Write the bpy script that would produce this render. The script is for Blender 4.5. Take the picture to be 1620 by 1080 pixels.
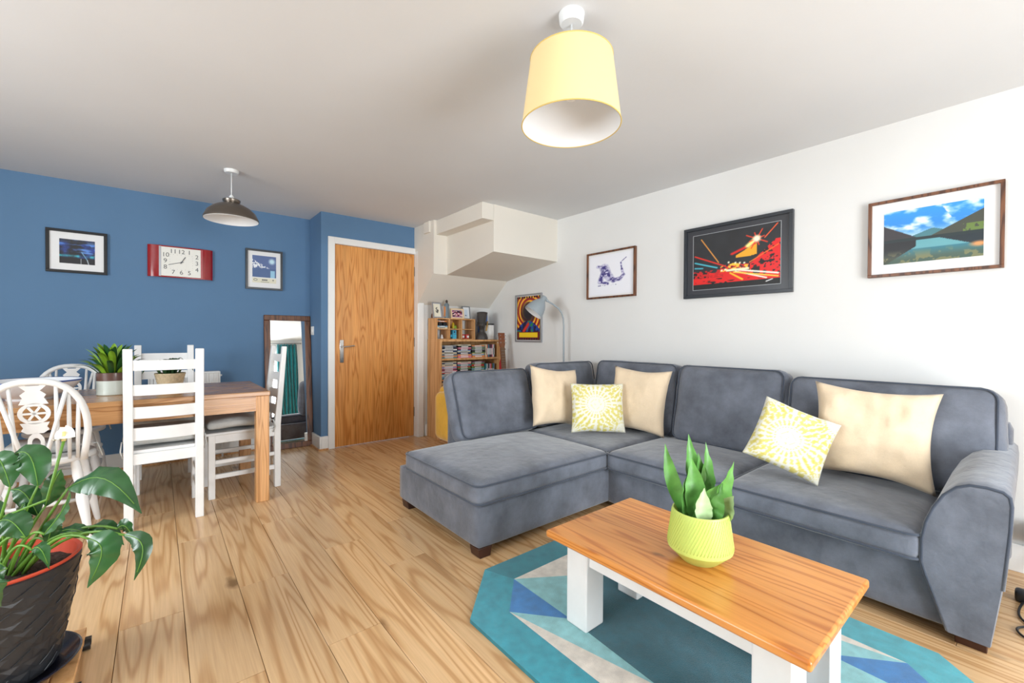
import bpy, bmesh, math, random
import numpy as np
from mathutils import Vector, Matrix, noise as mnoise
for o in list(bpy.data.objects): bpy.data.objects.remove(o)
S = bpy.context.scene
C = S.collection
R = math.radians
H = 2.28          # ceiling
EYE = 1.092
# ------------------------------------------------------------------ camera
FPX = 681.0; YAW = 39.406; PITCH = -0.6; ROLL = -0.29
cam_d = bpy.data.cameras.new('camera'); cam = bpy.data.objects.new('camera', cam_d); C.objects.link(cam)
cam_d.sensor_width = 36; cam_d.lens = FPX / 1620 * 36; cam_d.clip_start = 0.05
cam.location = (0, 0, EYE)
Mz = Matrix.Rotation(R(-YAW), 4, 'Z') @ Matrix.Rotation(R(90 + PITCH), 4, 'X') @ Matrix.Rotation(R(-ROLL), 4, 'Z')
cam.matrix_world = Matrix.Translation((0, 0, EYE)) @ Mz
S.camera = cam
# ------------------------------------------------------------------ world, lights, exposure
S.view_settings.view_transform = 'Standard'; S.view_settings.look = 'None'
S.view_settings.gamma = 1; S.view_settings.use_curve_mapping = False
S.view_settings.exposure = 0.06
w = bpy.data.worlds.new('sky'); S.world = w; w.use_nodes = True
w.node_tree.nodes['Background'].inputs[0].default_value = (0.80, 0.90, 1.0, 1)
w.node_tree.nodes['Background'].inputs[1].default_value = 1.6
def area(name, loc, rot, sx, sy, power, col=(1, 1, 1)):
    l = bpy.data.lights.new(name, 'AREA'); l.shape = 'RECTANGLE'; l.size = sx; l.size_y = sy; l.energy = power; l.color = col
    o = bpy.data.objects.new(name, l); C.objects.link(o); o.location = loc; o.rotation_euler = rot; return o
# daylight through the french doors (behind the camera) and through an unseen added side window
area('daylight_doors', (1.35, -2.10, 1.05), (R(100), 0, 0), 1.66, 2.0, 150, (0.93, 0.97, 1.0))
area('added_window_light', (-2.66, 1.65, 1.42), (R(102), 0, R(-90)), 2.1, 1.25, 135, (0.90, 0.96, 1.0))  # unseen source, added to brighten the right wall and dining area

# ------------------------------------------------------------------ pixel helpers
_cm = cam.matrix_world.copy()
def ray(u, v):
    d = Vector(((u - 810) / FPX, (540 - v) / FPX, -1.0)); return _cm.to_3x3() @ d
def at_depth(u, v, dep):
    return Vector((0, 0, EYE)) + ray(u, v) * dep
def on_y(u, v, y):
    d = ray(u, v); return Vector((0, 0, EYE)) + d * (y / d.y)
def on_x(u, v, x):
    d = ray(u, v); return Vector((0, 0, EYE)) + d * (x / d.x)

# ------------------------------------------------------------------ materials
def lin(c):
    return tuple(((x / 255) / 12.92 if x / 255 <= 0.04045 else ((x / 255 + 0.055) / 1.055) ** 2.4) for x in c)
def L4(c): return lin(c) + (1,)
MATS = {}
def newmat(name):
    m = bpy.data.materials.new(name); m.use_nodes = True; n = m.node_tree
    b = n.nodes['Principled BSDF']; MATS[name] = m; return m, n, b
def N(n, t, **kw):
    x = n.nodes.new(t)
    for k, v in kw.items():
        if k.startswith('i_'): x.inputs[k[2:].replace('_', ' ')].default_value = v
        else: setattr(x, k, v)
    return x
def ramp(n, stops):
    r = n.nodes.new('ShaderNodeValToRGB'); e = r.color_ramp.elements
    while len(e) > 1: e.remove(e[-1])
    e[0].position = stops[0][0]; e[0].color = stops[0][1]
    for p, c in stops[1:]:
        q = e.new(p); q.color = c
    return r
def plain(name, col, rough=0.5, metal=0, var=0.0, vscale=8, bump=0, bscale=60, sheen=0, coat=0, spec=0.5, trans=0):
    m, n, b = newmat(name)
    b.inputs['Base Color'].default_value = L4(col); b.inputs['Roughness'].default_value = rough
    b.inputs['Metallic'].default_value = metal; b.inputs['Specular IOR Level'].default_value = spec
    if sheen: b.inputs['Sheen Weight'].default_value = sheen; b.inputs['Sheen Roughness'].default_value = 0.4
    if coat: b.inputs['Coat Weight'].default_value = coat; b.inputs['Coat Roughness'].default_value = 0.1
    if trans: b.inputs['Transmission Weight'].default_value = trans
    tc = N(n, 'ShaderNodeTexCoord')
    if var:
        nz = N(n, 'ShaderNodeTexNoise', i_Scale=vscale, i_Detail=5.0); n.links.new(tc.outputs['Object'], nz.inputs['Vector'])
        a = tuple(max(0, c * (1 - var)) for c in lin(col)) + (1,); d = tuple(min(1, c * (1 + var)) for c in lin(col)) + (1,)
        r = ramp(n, [(0.3, a), (0.7, d)]); n.links.new(nz.outputs[0], r.inputs[0]); n.links.new(r.outputs[0], b.inputs['Base Color'])
    if bump:
        nb = N(n, 'ShaderNodeTexNoise', i_Scale=bscale, i_Detail=4.0); n.links.new(tc.outputs['Object'], nb.inputs['Vector'])
        bp = N(n, 'ShaderNodeBump', i_Strength=bump, i_Distance=0.01); n.links.new(nb.outputs[0], bp.inputs['Height'])
        n.links.new(bp.outputs[0], b.inputs['Normal'])
    return m
def wood(name, light, mid, dark, axis='Y', scale=1.0, rings=9.0, stretch=0.10, rough=0.4, knots=0.0, rnd=True, coat=0.0, fine=0.35, warp=1.0):
    """oak / pine: contour lines of stretched noise give cathedral grain"""
    m, n, b = newmat(name); lk = n.links.new
    tc = N(n, 'ShaderNodeTexCoord'); mp = N(n, 'ShaderNodeMapping')
    sc = {'X': (stretch, 1, 1), 'Y': (1, stretch, 1), 'Z': (1, 1, stretch)}[axis]
    mp.inputs['Scale'].default_value = tuple(s * scale for s in sc)
    lk(tc.outputs['Object'], mp.inputs['Vector'])
    vec = mp.outputs[0]
    oi = N(n, 'ShaderNodeObjectInfo')
    if rnd:
        mu = N(n, 'ShaderNodeVectorMath', operation='SCALE'); mu.inputs[0].default_value = (37.1, 19.7, 53.3)
        lk(oi.outputs['Random'], mu.inputs['Scale'])
        ad = N(n, 'ShaderNodeVectorMath', operation='ADD'); lk(vec, ad.inputs[0]); lk(mu.outputs[0], ad.inputs[1]); vec = ad.outputs[0]
    n1 = N(n, 'ShaderNodeTexNoise', i_Scale=4.0, i_Detail=1.5, i_Roughness=0.45, i_Distortion=0.3 * warp); lk(vec, n1.inputs['Vector'])
    mul = N(n, 'ShaderNodeMath', operation='MULTIPLY'); lk(n1.outputs[0], mul.inputs[0]); mul.inputs[1].default_value = rings * 6.283
    sn = N(n, 'ShaderNodeMath', operation='SINE'); lk(mul.outputs[0], sn.inputs[0])
    mr = N(n, 'ShaderNodeMapRange'); lk(sn.outputs[0], mr.inputs[0]); mr.inputs[1].default_value = -1; mr.inputs[2].default_value = 1
    pw = N(n, 'ShaderNodeMath', operation='POWER'); lk(mr.outputs[0], pw.inputs[0]); pw.inputs[1].default_value = 2.5
    r1 = ramp(n, [(0.0, L4(light)), (0.45, L4(mid)), (1.0, L4(dark))]); lk(pw.outputs[0], r1.inputs[0])
    # fine fibres
    mp2 = N(n, 'ShaderNodeMapping'); mp2.inputs['Scale'].default_value = tuple(s * 1.0 for s in {'X': (0.03, 1, 1), 'Y': (1, 0.03, 1), 'Z': (1, 1, 0.03)}[axis])
    lk(tc.outputs['Object'], mp2.inputs['Vector'])
    v2 = mp2.outputs[0]
    if rnd:
        ad2 = N(n, 'ShaderNodeVectorMath', operation='ADD'); lk(v2, ad2.inputs[0]); lk(mu.outputs[0], ad2.inputs[1]); v2 = ad2.outputs[0]
    n2 = N(n, 'ShaderNodeTexNoise', i_Scale=160.0, i_Detail=3.0); lk(v2, n2.inputs['Vector'])
    mx = N(n, 'ShaderNodeMix', data_type='RGBA', blend_type='MULTIPLY'); mx.inputs[0].default_value = fine
    lk(r1.outputs[0], mx.inputs[6])
    r2 = ramp(n, [(0.3, (0.72, 0.66, 0.6, 1)), (0.7, (1.12, 1.12, 1.12, 1))]); lk(n2.outputs[0], r2.inputs[0]); lk(r2.outputs[0], mx.inputs[7])
    # broad tone shifts + per board tone
    n3 = N(n, 'ShaderNodeTexNoise', i_Scale=2.2, i_Detail=2.0); lk(vec, n3.inputs['Vector'])
    hs = N(n, 'ShaderNodeHueSaturation'); lk(mx.outputs[2], hs.inputs['Color'])
    a1 = N(n, 'ShaderNodeMath', operation='MULTIPLY_ADD'); lk(n3.outputs[0], a1.inputs[0]); a1.inputs[1].default_value = 0.5; a1.inputs[2].default_value = 0.75
    if rnd:
        a2 = N(n, 'ShaderNodeMath', operation='MULTIPLY_ADD'); lk(oi.outputs['Random'], a2.inputs[0]); a2.inputs[1].default_value = 0.16; lk(a1.outputs[0], a2.inputs[2])
        a3 = N(n, 'ShaderNodeMath', operation='SUBTRACT'); lk(a2.outputs[0], a3.inputs[0]); a3.inputs[1].default_value = 0.08; lk(a3.outputs[0], hs.inputs['Value'])
    else: lk(a1.outputs[0], hs.inputs['Value'])
    col = hs.outputs[0]
    if knots:
        mp3 = N(n, 'ShaderNodeMapping'); mp3.inputs['Scale'].default_value = {'X': (0.45, 1, 1), 'Y': (1, 0.45, 1), 'Z': (1, 1, 0.45)}[axis]
        lk(tc.outputs['Object'], mp3.inputs['Vector']); v3 = mp3.outputs[0]
        if rnd:
            ad3 = N(n, 'ShaderNodeVectorMath', operation='ADD'); lk(v3, ad3.inputs[0]); lk(mu.outputs[0], ad3.inputs[1]); v3 = ad3.outputs[0]
        nd = N(n, 'ShaderNodeTexNoise', i_Scale=30.0, i_Detail=2.0); lk(v3, nd.inputs['Vector'])
        sb = N(n, 'ShaderNodeVectorMath', operation='SCALE'); lk(nd.outputs[1], sb.inputs[0]); sb.inputs['Scale'].default_value = 0.03
        ad4 = N(n, 'ShaderNodeVectorMath', operation='ADD'); lk(v3, ad4.inputs[0]); lk(sb.outputs[0], ad4.inputs[1])
        vo = N(n, 'ShaderNodeTexVoronoi', i_Scale=knots); lk(ad4.outputs[0], vo.inputs['Vector'])
        rk = ramp(n, [(0.0, (1, 1, 1, 1)), (0.05, (0.9, 0.9, 0.9, 1)), (0.10, (0, 0, 0, 1))]); lk(vo.outputs['Distance'], rk.inputs[0])
        mk = N(n, 'ShaderNodeMix', data_type='RGBA'); lk(rk.outputs[0], mk.inputs[0]); lk(col, mk.inputs[6])
        mk.inputs[7].default_value = tuple(x * 0.4 for x in lin(dark)) + (1,); col = mk.outputs[2]
    lk(col, b.inputs['Base Color']); b.inputs['Roughness'].default_value = rough
    if coat: b.inputs['Coat Weight'].default_value = coat; b.inputs['Coat Roughness'].default_value = 0.12
    bp = N(n, 'ShaderNodeBump', i_Strength=0.08, i_Distance=0.002); lk(pw.outputs[0], bp.inputs['Height']); lk(bp.outputs[0], b.inputs['Normal'])
    return m
def fabric(name, col, var=0.18, rough=0.95, sheen=0.5, weave=900, big=5.0, bump=0.15):
    m, n, b = newmat(name); lk = n.links.new
    tc = N(n, 'ShaderNodeTexCoord')
    n1 = N(n, 'ShaderNodeTexNoise', i_Scale=big, i_Detail=5.0, i_Roughness=0.6); lk(tc.outputs['Object'], n1.inputs['Vector'])
    n2 = N(n, 'ShaderNodeTexNoise', i_Scale=weave, i_Detail=1.0); lk(tc.outputs['Object'], n2.inputs['Vector'])
    a = tuple(c * (1 - var) for c in lin(col)) + (1,); d = tuple(min(1, c * (1 + var)) for c in lin(col)) + (1,)
    r = ramp(n, [(0.3, a), (0.7, d)]); lk(n1.outputs[0], r.inputs[0])
    mx = N(n, 'ShaderNodeMix', data_type='RGBA', blend_type='MULTIPLY'); mx.inputs[0].default_value = 0.5
    r2 = ramp(n, [(0.3, (0.75, 0.75, 0.75, 1)), (0.7, (1.15, 1.15, 1.15, 1))]); lk(n2.outputs[0], r2.inputs[0])
    lk(r.outputs[0], mx.inputs[6]); lk(r2.outputs[0], mx.inputs[7]); lk(mx.outputs[2], b.inputs['Base Color'])
    b.inputs['Roughness'].default_value = rough; b.inputs['Sheen Weight'].default_value = sheen; b.inputs['Sheen Roughness'].default_value = 0.45
    b.inputs['Specular IOR Level'].default_value = 0.2
    nb = N(n, 'ShaderNodeTexNoise', i_Scale=14.0, i_Detail=3.0); lk(tc.outputs['Object'], nb.inputs['Vector'])
    bp0 = N(n, 'ShaderNodeBump', i_Strength=bump, i_Distance=0.02); lk(nb.outputs[0], bp0.inputs['Height'])
    bp = N(n, 'ShaderNodeBump', i_Strength=0.25, i_Distance=0.001); lk(n2.outputs[0], bp.inputs['Height']); lk(bp0.outputs[0], bp.inputs['Normal']); lk(bp.outputs[0], b.inputs['Normal'])
    return m
def vcol(name, rough=0.35, coat=0.0):
    m, n, b = newmat(name); a = N(n, 'ShaderNodeVertexColor', layer_name='Col'); n.links.new(a.outputs[0], b.inputs['Base Color'])
    b.inputs['Roughness'].default_value = rough
    if coat: b.inputs['Coat Weight'].default_value = coat; b.inputs['Coat Roughness'].default_value = 0.03
    return m
M_wall = plain('wall_paint', (227, 227, 225), 0.9, var=0.015, vscale=2, bump=0.03, bscale=120)
M_ceil = plain('ceiling_paint', (219, 220, 221), 0.95, var=0.02, vscale=1.5, bump=0.03, bscale=90)
M_blue = plain('blue_paint', (92, 127, 162), 0.8, var=0.03, vscale=3, bump=0.03, bscale=120)
M_cream = plain('cream_paint', (228, 222, 211), 0.9, var=0.01, vscale=2)
M_white = plain('white_gloss', (236, 236, 234), 0.35, var=0.015, vscale=6)
M_chair = plain('white_chair_paint', (234, 234, 233), 0.4, var=0.03, vscale=12, bump=0.05, bscale=50)
M_floor = wood('oak_plank', (222, 184, 138), (215, 175, 127), (196, 152, 104), 'Y', 2.4, 9, 0.065, 0.26, knots=3.0, fine=0.35)
M_gap = plain('plank_gap', (105, 78, 52), 0.8)
M_door = wood('door_veneer', (224, 158, 86), (216, 147, 74), (196, 124, 54), 'Z', 4.0, 8, 0.07, 0.33, rnd=False, fine=0.5)
M_table = wood('dining_oak', (196, 148, 100), (188, 138, 90), (168, 118, 74), 'X', 4, 8, 0.08, 0.22, rnd=False, fine=0.5)
M_tleg = wood('dining_oak_leg', (214, 162, 108), (206, 152, 96), (184, 130, 78), 'Z', 5, 6, 0.07, 0.35, rnd=False, fine=0.5)
M_pine = wood('pine_top', (220, 148, 76), (213, 138, 64), (190, 112, 46), 'Y', 3.4, 8, 0.07, 0.28, knots=6.0, rnd=False, fine=0.3, coat=0.15)
M_birch = wood('birch_veneer', (220, 170, 116), (212, 160, 104), (196, 142, 88), 'Z', 3, 5, 0.08, 0.45, rnd=False, fine=0.3)
M_walnut = wood('walnut', (118, 74, 46), (102, 62, 38), (70, 40, 24), 'Z', 6, 5, 0.1, 0.4, rnd=False, fine=0.5)
M_sofa = fabric('sofa_chenille', (108, 113, 124), 0.32, big=6.0, bump=0.3)
M_pipe = fabric('sofa_piping', (72, 79, 92), 0.1)
M_dark = plain('dark_wood_foot', (62, 34, 24), 0.4)
M_cream_f = fabric('cream_linen', (232, 210, 180), 0.06, big=6, sheen=0.2, bump=0.3)
M_black = plain('black_satin', (24, 25, 28), 0.35)
M_charcoal = plain('charcoal_frame', (48, 52, 58), 0.35)
M_grey = plain('grey_enamel', (150, 160, 166), 0.35)
M_chrome = plain('chrome', (200, 200, 200), 0.15, 1.0)
M_steel = plain('brushed_steel', (150, 150, 150), 0.3, 1.0)
M_print = vcol('print_paper', 0.5, 0.3)
M_matte_print = vcol('matt_print', 0.9)
M_mount = plain('white_mount', (236, 236, 236), 0.6)
M_green = plain('leaf_green', (40, 86, 42), 0.3, var=0.35, vscale=9, coat=0.2)
M_green2 = plain('leaf_lime', (120, 160, 40), 0.4, var=0.4, vscale=14)
M_green3 = plain('leaf_dark', (46, 78, 44), 0.4, var=0.3, vscale=12)
M_stem = plain('stem_green', (96, 140, 50), 0.45, var=0.2)
M_soil = plain('potting_soil', (62, 50, 42), 1.0, var=0.6, vscale=60, bump=0.8, bscale=80)
M_lime = plain('lime_glaze', (202, 222, 116), 0.35, var=0.02)
M_yellow = fabric('mustard_velvet', (226, 172, 52), 0.12, big=7)
M_teal = fabric('teal_curtain', (10, 112, 118), 0.15, big=8)

# ------------------------------------------------------------------ mesh helpers
class MB:
    def __init__(s): s.v = []; s.f = []; s.m = []; s.mi = 0
    def add(s, vs, fs):
        o = len(s.v); s.v += [tuple(p) for p in vs]; s.f += [tuple(i + o for i in f) for f in fs]; s.m += [s.mi] * len(fs); return s
    def box(s, x0, x1, y0, y1, z0, z1):
        return s.add([(x0, y0, z0), (x1, y0, z0), (x1, y1, z0), (x0, y1, z0), (x0, y0, z1), (x1, y0, z1), (x1, y1, z1), (x0, y1, z1)],
                     [(0, 3, 2, 1), (4, 5, 6, 7), (0, 1, 5, 4), (1, 2, 6, 5), (2, 3, 7, 6), (3, 0, 4, 7)])
    def bar(s, a, b, w, d, up=(0, 0, 1)):
        a = Vector(a); b = Vector(b); t = (b - a).normalized(); u = Vector(up)
        if abs(t.dot(u)) > 0.95: u = Vector((1, 0, 0))
        x = t.cross(u).normalized(); y = x.cross(t).normalized()
        vs = [p + x * (i * w / 2) + y * (j * d / 2) for p in (a, b) for i, j in ((-1, -1), (1, -1), (1, 1), (-1, 1))]
        return s.add(vs, [(0, 1, 2, 3), (7, 6, 5, 4), (0, 4, 5, 1), (1, 5, 6, 2), (2, 6, 7, 3), (3, 7, 4, 0)])
    def prism(s, poly, axis, a, b):
        """poly of 2D points swept from a to b along axis; 2D axes are the other two in order"""
        n = len(poly)
        def P(p, t):
            return {'X': (t, p[0], p[1]), 'Y': (p[0], t, p[1]), 'Z': (p[0], p[1], t)}[axis]
        vs = [P(p, a) for p in poly] + [P(p, b) for p in poly]
        fs = [tuple(range(n))[::-1], tuple(range(n, 2 * n))] + [(i, (i + 1) % n, n + (i + 1) % n, n + i) for i in range(n)]
        return s.add(vs, fs)
    def lathe(s, prof, n=32, c=(0, 0, 0), cap=True, axis=None):
        vs = []; fs = []; k = len(prof)
        for i in range(n):
            a = 2 * math.pi * i / n
            for r, z in prof: vs.append((c[0] + r * math.cos(a), c[1] + r * math.sin(a), c[2] + z))
        for i in range(n):
            j = (i + 1) % n
            for q in range(k - 1): fs.append((i * k + q, j * k + q, j * k + q + 1, i * k + q + 1))
        if cap:
            if prof[0][0] > 1e-5: fs.append(tuple(i * k for i in range(n))[::-1])
            if prof[-1][0] > 1e-5: fs.append(tuple(i * k + k - 1 for i in range(n)))
        return s.add(vs, fs)
    def tube(s, pts, r, n=10, closed=False, flat=1.0):
        pts = [Vector(p) for p in pts]; k = len(pts); rs = r if isinstance(r, (list, tuple)) else [r] * k
        vs = []; fs = []; pu = None
        for i, p in enumerate(pts):
            t = (pts[(i + 1) % k] - pts[i - 1]) if closed else (pts[min(i + 1, k - 1)] - pts[max(i - 1, 0)])
            t.normalize()
            u = pu if pu is not None else (Vector((0, 0, 1)) if abs(t.z) < 0.9 else Vector((1, 0, 0)))
            x = t.cross(u).normalized(); u = x.cross(t).normalized(); pu = u
            for j in range(n):
                a = 2 * math.pi * j / n
                vs.append(p + x * (rs[i] * math.cos(a)) + u * (rs[i] * flat * math.sin(a)))
        for i in range(k if closed else k - 1):
            for j in range(n):
                a = i * n + j; b = i * n + (j + 1) % n; i2 = (i + 1) % k
                fs.append((a, b, i2 * n + (j + 1) % n, i2 * n + j))
        if not closed:
            fs.append(tuple(range(n))[::-1]); fs.append(tuple((k - 1) * n + j for j in range(n)))
        return s.add(vs, fs)
    def xform(s, M):
        s.v = [tuple(M @ Vector(p)) for p in s.v]; return s
def link(o, parent):
    C.objects.link(o)
    if parent: o.parent = parent
    return o
def obj(name, mb, mat, parent=None, smooth=False, bevel=0, seg=2, loc=None, rot=None, sub=0, recalc=True, angle=40):
    me = bpy.data.meshes.new(name); me.from_pydata(mb.v, [], mb.f)
    mats = mat if isinstance(mat, (list, tuple)) else [mat]
    for m in mats: me.materials.append(m)
    for p, i in zip(me.polygons, mb.m): p.material_index = i
    if recalc:
        bm = bmesh.new(); bm.from_mesh(me); bmesh.ops.recalc_face_normals(bm, faces=bm.faces); bm.to_mesh(me); bm.free()
    if smooth:
        for p in me.polygons: p.use_smooth = True
        if smooth == 'auto': me.set_sharp_from_angle(angle=R(angle))
    o = bpy.data.objects.new(name, me); link(o, parent)
    if loc: o.location = loc
    if rot: o.rotation_euler = rot
    if bevel:
        b = o.modifiers.new('bevel', 'BEVEL'); b.width = bevel; b.segments = seg; b.limit_method = 'ANGLE'; b.angle_limit = R(35)
        for p in me.polygons: p.use_smooth = True
        me.set_sharp_from_angle(angle=R(50))
        b.harden_normals = False
    if sub:
        q = o.modifiers.new('sub', 'SUBSURF'); q.levels = sub; q.render_levels = sub
    return o
def thing(name, label, cat, loc=(0, 0, 0), rotz=0, group=None):
    o = bpy.data.objects.new(name, None); C.objects.link(o); o.location = loc; o.rotation_euler = (0, 0, rotz)
    o['label'] = label; o['category'] = cat
    if group: o['group'] = group
    return o
def tag(o, label, cat, group=None):
    o['label'] = label; o['category'] = cat
    if group: o['group'] = group
    return o
def struct(name, mb, mat, label=None, parent=None, **kw):
    o = obj(name, mb, mat, parent, **kw)
    if parent is None: o['kind'] = 'structure'; o['category'] = name.split('_')[0]
    if label: o['label'] = label
    return o
def rbox(w, d, h, r=0.04, n=10, crown=0.0, side=0.0, wr=0.0, seed=0):
    """rounded box w x d x h (x,y,z) centred, bulging by crown on +-z and side on the walls"""
    mb = MB(); idx = {}
    def pt(c):
        q = []
        for k, s in zip(range(3), (w, d, h)):
            q.append(c[k] * s / 2)
        inner = [max(-s / 2 + r, min(s / 2 - r, v)) for v, s in zip(q, (w, d, h))]
        dv = Vector(q) - Vector(inner)
        if dv.length > 1e-9: p = Vector(inner) + dv.normalized() * r
        else: p = Vector(q)
        u, v, t = c
        fx = (1 - u * u); fy = (1 - v * v); fz = (1 - t * t)
        p.z += crown * (fx ** 0.6) * (fy ** 0.6) * t
        p.x += side * fy * fz * u; p.y += side * fx * fz * v
        if wr:
            nv = mnoise.noise_vector(p * 7 + Vector((seed * 3.1, seed * 1.7, seed)))
            p += nv * wr
        return p
    def g(c):
        k = tuple(round(x, 4) for x in c)
        if k not in idx: idx[k] = len(mb.v); mb.v.append(tuple(pt(c)))
        return idx[k]
    e = [-1 + 2 * i / n for i in range(n + 1)]
    # denser near the edges
    e = [math.copysign(1 - (1 - abs(x)) ** 1.5, x) for x in e]
    for ax in range(3):
        for sgn in (-1, 1):
            for i in range(n):
                for j in range(n):
                    q = []
                    for a, b_ in ((i, j), (i + 1, j), (i + 1, j + 1), (i, j + 1)):
                        c = [0, 0, 0]; c[ax] = sgn; c[(ax + 1) % 3] = e[a]; c[(ax + 2) % 3] = e[b_]; q.append(g(c))
                    mb.f.append(tuple(q)); mb.m.append(0)
    return mb
def pillow(w, h, t, seed=0, n=22, wr=0.012, corner=0.06):
    """knife edge cushion in the XZ plane, thickness along Y, centred; pointed corners, wavy surface"""
    mb = MB(); rows = n + 1
    for side in (1, -1):
        base = len(mb.v)
        for i in range(rows):
            for j in range(rows):
                u = -1 + 2 * i / n; v = -1 + 2 * j / n
                ins = 1 - corner * (1 - v * v) ** 1.0 * (abs(u) ** 4); ins2 = 1 - corner * (1 - u * u) * (abs(v) ** 4)
                x = u * w / 2 * ins; z = v * h / 2 * ins2
                th = t / 2 * max(0, (1 - u ** 4)) ** 0.55 * max(0, (1 - v ** 4)) ** 0.55
                p = Vector((x, side * th, z))
                f = min(1, th / (t * 0.3))
                p.y += mnoise.noise(Vector((x * 9 + seed * 7, z * 9, seed))) * wr * f + mnoise.noise(Vector((x * 22 + seed, z * 14 - seed, side))) * wr * 0.5 * f
                p.z += mnoise.noise(Vector((x * 5, seed * 3.3, z * 5))) * 0.008
                mb.v.append(tuple(p))
        for i in range(n):
            for j in range(n):
                a = base + i * rows + j
                q = (a, a + rows, a + rows + 1, a + 1)
                mb.f.append(q if side < 0 else q[::-1]); mb.m.append(0)
    # weld the rim by merging duplicates
    return mb
def weld(o, d=1e-4):
    bm = bmesh.new(); bm.from_mesh(o.data); bmesh.ops.remove_doubles(bm, verts=bm.verts, dist=d); bmesh.ops.recalc_face_normals(bm, faces=bm.faces); bm.to_mesh(o.data); bm.free()
def painted(name, w, h, nx, ny, fn, mat, parent=None, **kw):
    """flat print in the XZ plane facing -Y; fn(u,v) -> rgb 0..255 arrays, u right, v up"""
    mb = MB(); xs = np.linspace(-w / 2, w / 2, nx + 1); zs = np.linspace(-h / 2, h / 2, ny + 1)
    mb.v = [(float(x), 0.0, float(z)) for z in zs for x in xs]
    k = nx + 1
    mb.f = [(j * k + i, j * k + i + 1, (j + 1) * k + i + 1, (j + 1) * k + i) for j in range(ny) for i in range(nx)]; mb.m = [0] * len(mb.f)
    o = obj(name, mb, mat, parent, recalc=False, **kw)
    U, V = np.meshgrid(np.linspace(0, 1, nx + 1), np.linspace(0, 1, ny + 1))
    rgb = np.clip(fn(U, V), 0, 255) / 255.0
    l = np.where(rgb <= 0.04045, rgb / 12.92, ((rgb + 0.055) / 1.055) ** 2.4)
    a = o.data.color_attributes.new('Col', 'FLOAT_COLOR', 'POINT')
    arr = np.ones((len(mb.v), 4), dtype=np.float32); arr[:, :3] = l.reshape(-1, 3)
    a.data.foreach_set('color', arr.ravel())
    return o
def nz2(U, V, sx, sy, seed=0, oct=3):
    """cheap value noise 0..1"""
    out = np.zeros_like(U); amp = 1; tot = 0
    rs = np.random.RandomState(seed)
    for o in range(oct):
        gx = int(sx * 2 ** o) + 2; gy = int(sy * 2 ** o) + 2
        g = rs.rand(gy + 1, gx + 1); x = np.mod(U, 1.0001) * (gx - 1); y = np.mod(V, 1.0001) * (gy - 1)
        xi = x.astype(int); yi = y.astype(int); fx = x - xi; fy = y - yi
        fx = fx * fx * (3 - 2 * fx); fy = fy * fy * (3 - 2 * fy)
        val = g[yi, xi] * (1 - fx) * (1 - fy) + g[yi, xi + 1] * fx * (1 - fy) + g[yi + 1, xi] * (1 - fx) * fy + g[yi + 1, xi + 1] * fx * fy
        out += val * amp; tot += amp; amp *= 0.5
    return out / tot
def col(c, U): return np.ones(U.shape + (3,)) * np.array(c, float)
def over(img, mask, c):
    m = np.clip(mask, 0, 1)[..., None]; return img * (1 - m) + np.array(c, float) * m
def seg(U, V, a, b, wd, asp=1.0):
    ax, ay = a; bx, by = b; dx = (bx - ax) * asp; dy = by - ay
    px = (U - ax) * asp; py = V - ay; t = np.clip((px * dx + py * dy) / (dx * dx + dy * dy), 0, 1)
    return np.clip(1.5 - np.hypot(px - t * dx, py - t * dy) / wd, 0, 1)

# ================================================================== ROOM
XR = 3.132; YB = 4.727; YD = 4.335; XL = -2.4; YF = -1.9; XN = 1.2
fl = struct('floor', MB().box(XL, XR, YF, YB, -0.06, -0.012), M_gap, 'honey oak laminate floor of long planks')
PW = 0.1925; PL = 1.26; random.seed(4)
pm = None; kx = int((XR - XL) / PW) + 2
shape = {}
cols0 = 0.268 - 14 * PW
for i in range(kx + 1):
    x0 = cols0 + i * PW; x1 = x0 + PW
    a = max(x0, XL); b = min(x1, XR)
    if b - a < 0.01: continue
    off = {14: 2.18, 15: 2.835, 13: 2.845, 16: 2.3}.get(i, 1.58 + ((i * 0.37) % 1) * PL)
    y = off - 6 * PL
    while y < YB:
        c = max(y, YF); d = min(y + PL, YB if (a + b) / 2 < XN else YD + 0.1)
        y += PL
        if d - c < 0.02: continue
        key = (round(b - a, 4), round(d - c, 4))
        if key not in shape:
            g = 0.0009; t = MB().box(-(b - a) / 2 + g, (b - a) / 2 - g, -(d - c) / 2 + g, (d - c) / 2 - g, -0.012, 0.0)
            o = obj('plank', t, M_floor, fl, bevel=0.0008, seg=1); shape[key] = o
        else:
            o = shape[key].copy(); link(o, fl)
        o.location = ((a + b) / 2, (c + d) / 2, 0)
T = 0.12
struct('ceiling', MB().box(XL - T, XR + T, YF - T, YB + T, H, H + 0.1), M_ceil, 'smooth white plaster ceiling')
struct('wall_back', MB().box(XL, XN + T, YB, YB + T, 0, H), M_blue, 'blue painted dining area wall with clock and pictures')
struct('wall_return', MB().box(XN, XN + T, YD + T, YB, 0, H), M_blue, 'short blue return wall beside the door')
# door wall with opening
DX0, DX1, DZ = 1.328, 2.166, 1.985
mb = MB().box(XN, DX0 - 0.03, YD, YD + T, 0, H).box(DX0 - 0.03, DX1 + 0.03, YD, YD + T, DZ + 0.03, H)
struct('wall_door', mb, M_blue, 'blue wall around the oak door')
mb = MB().box(DX1 + 0.025, XR, YD - 0.075, YD + T, 0, H)
struct('wall_alcove', mb, M_wall, 'white wall under the stairs behind the bookcase')
struct('wall_right', MB().box(XR, XR + T, YF - T, YD + T, 0, H), M_wall, 'long white wall hung with framed pictures behind the sofa')
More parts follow.
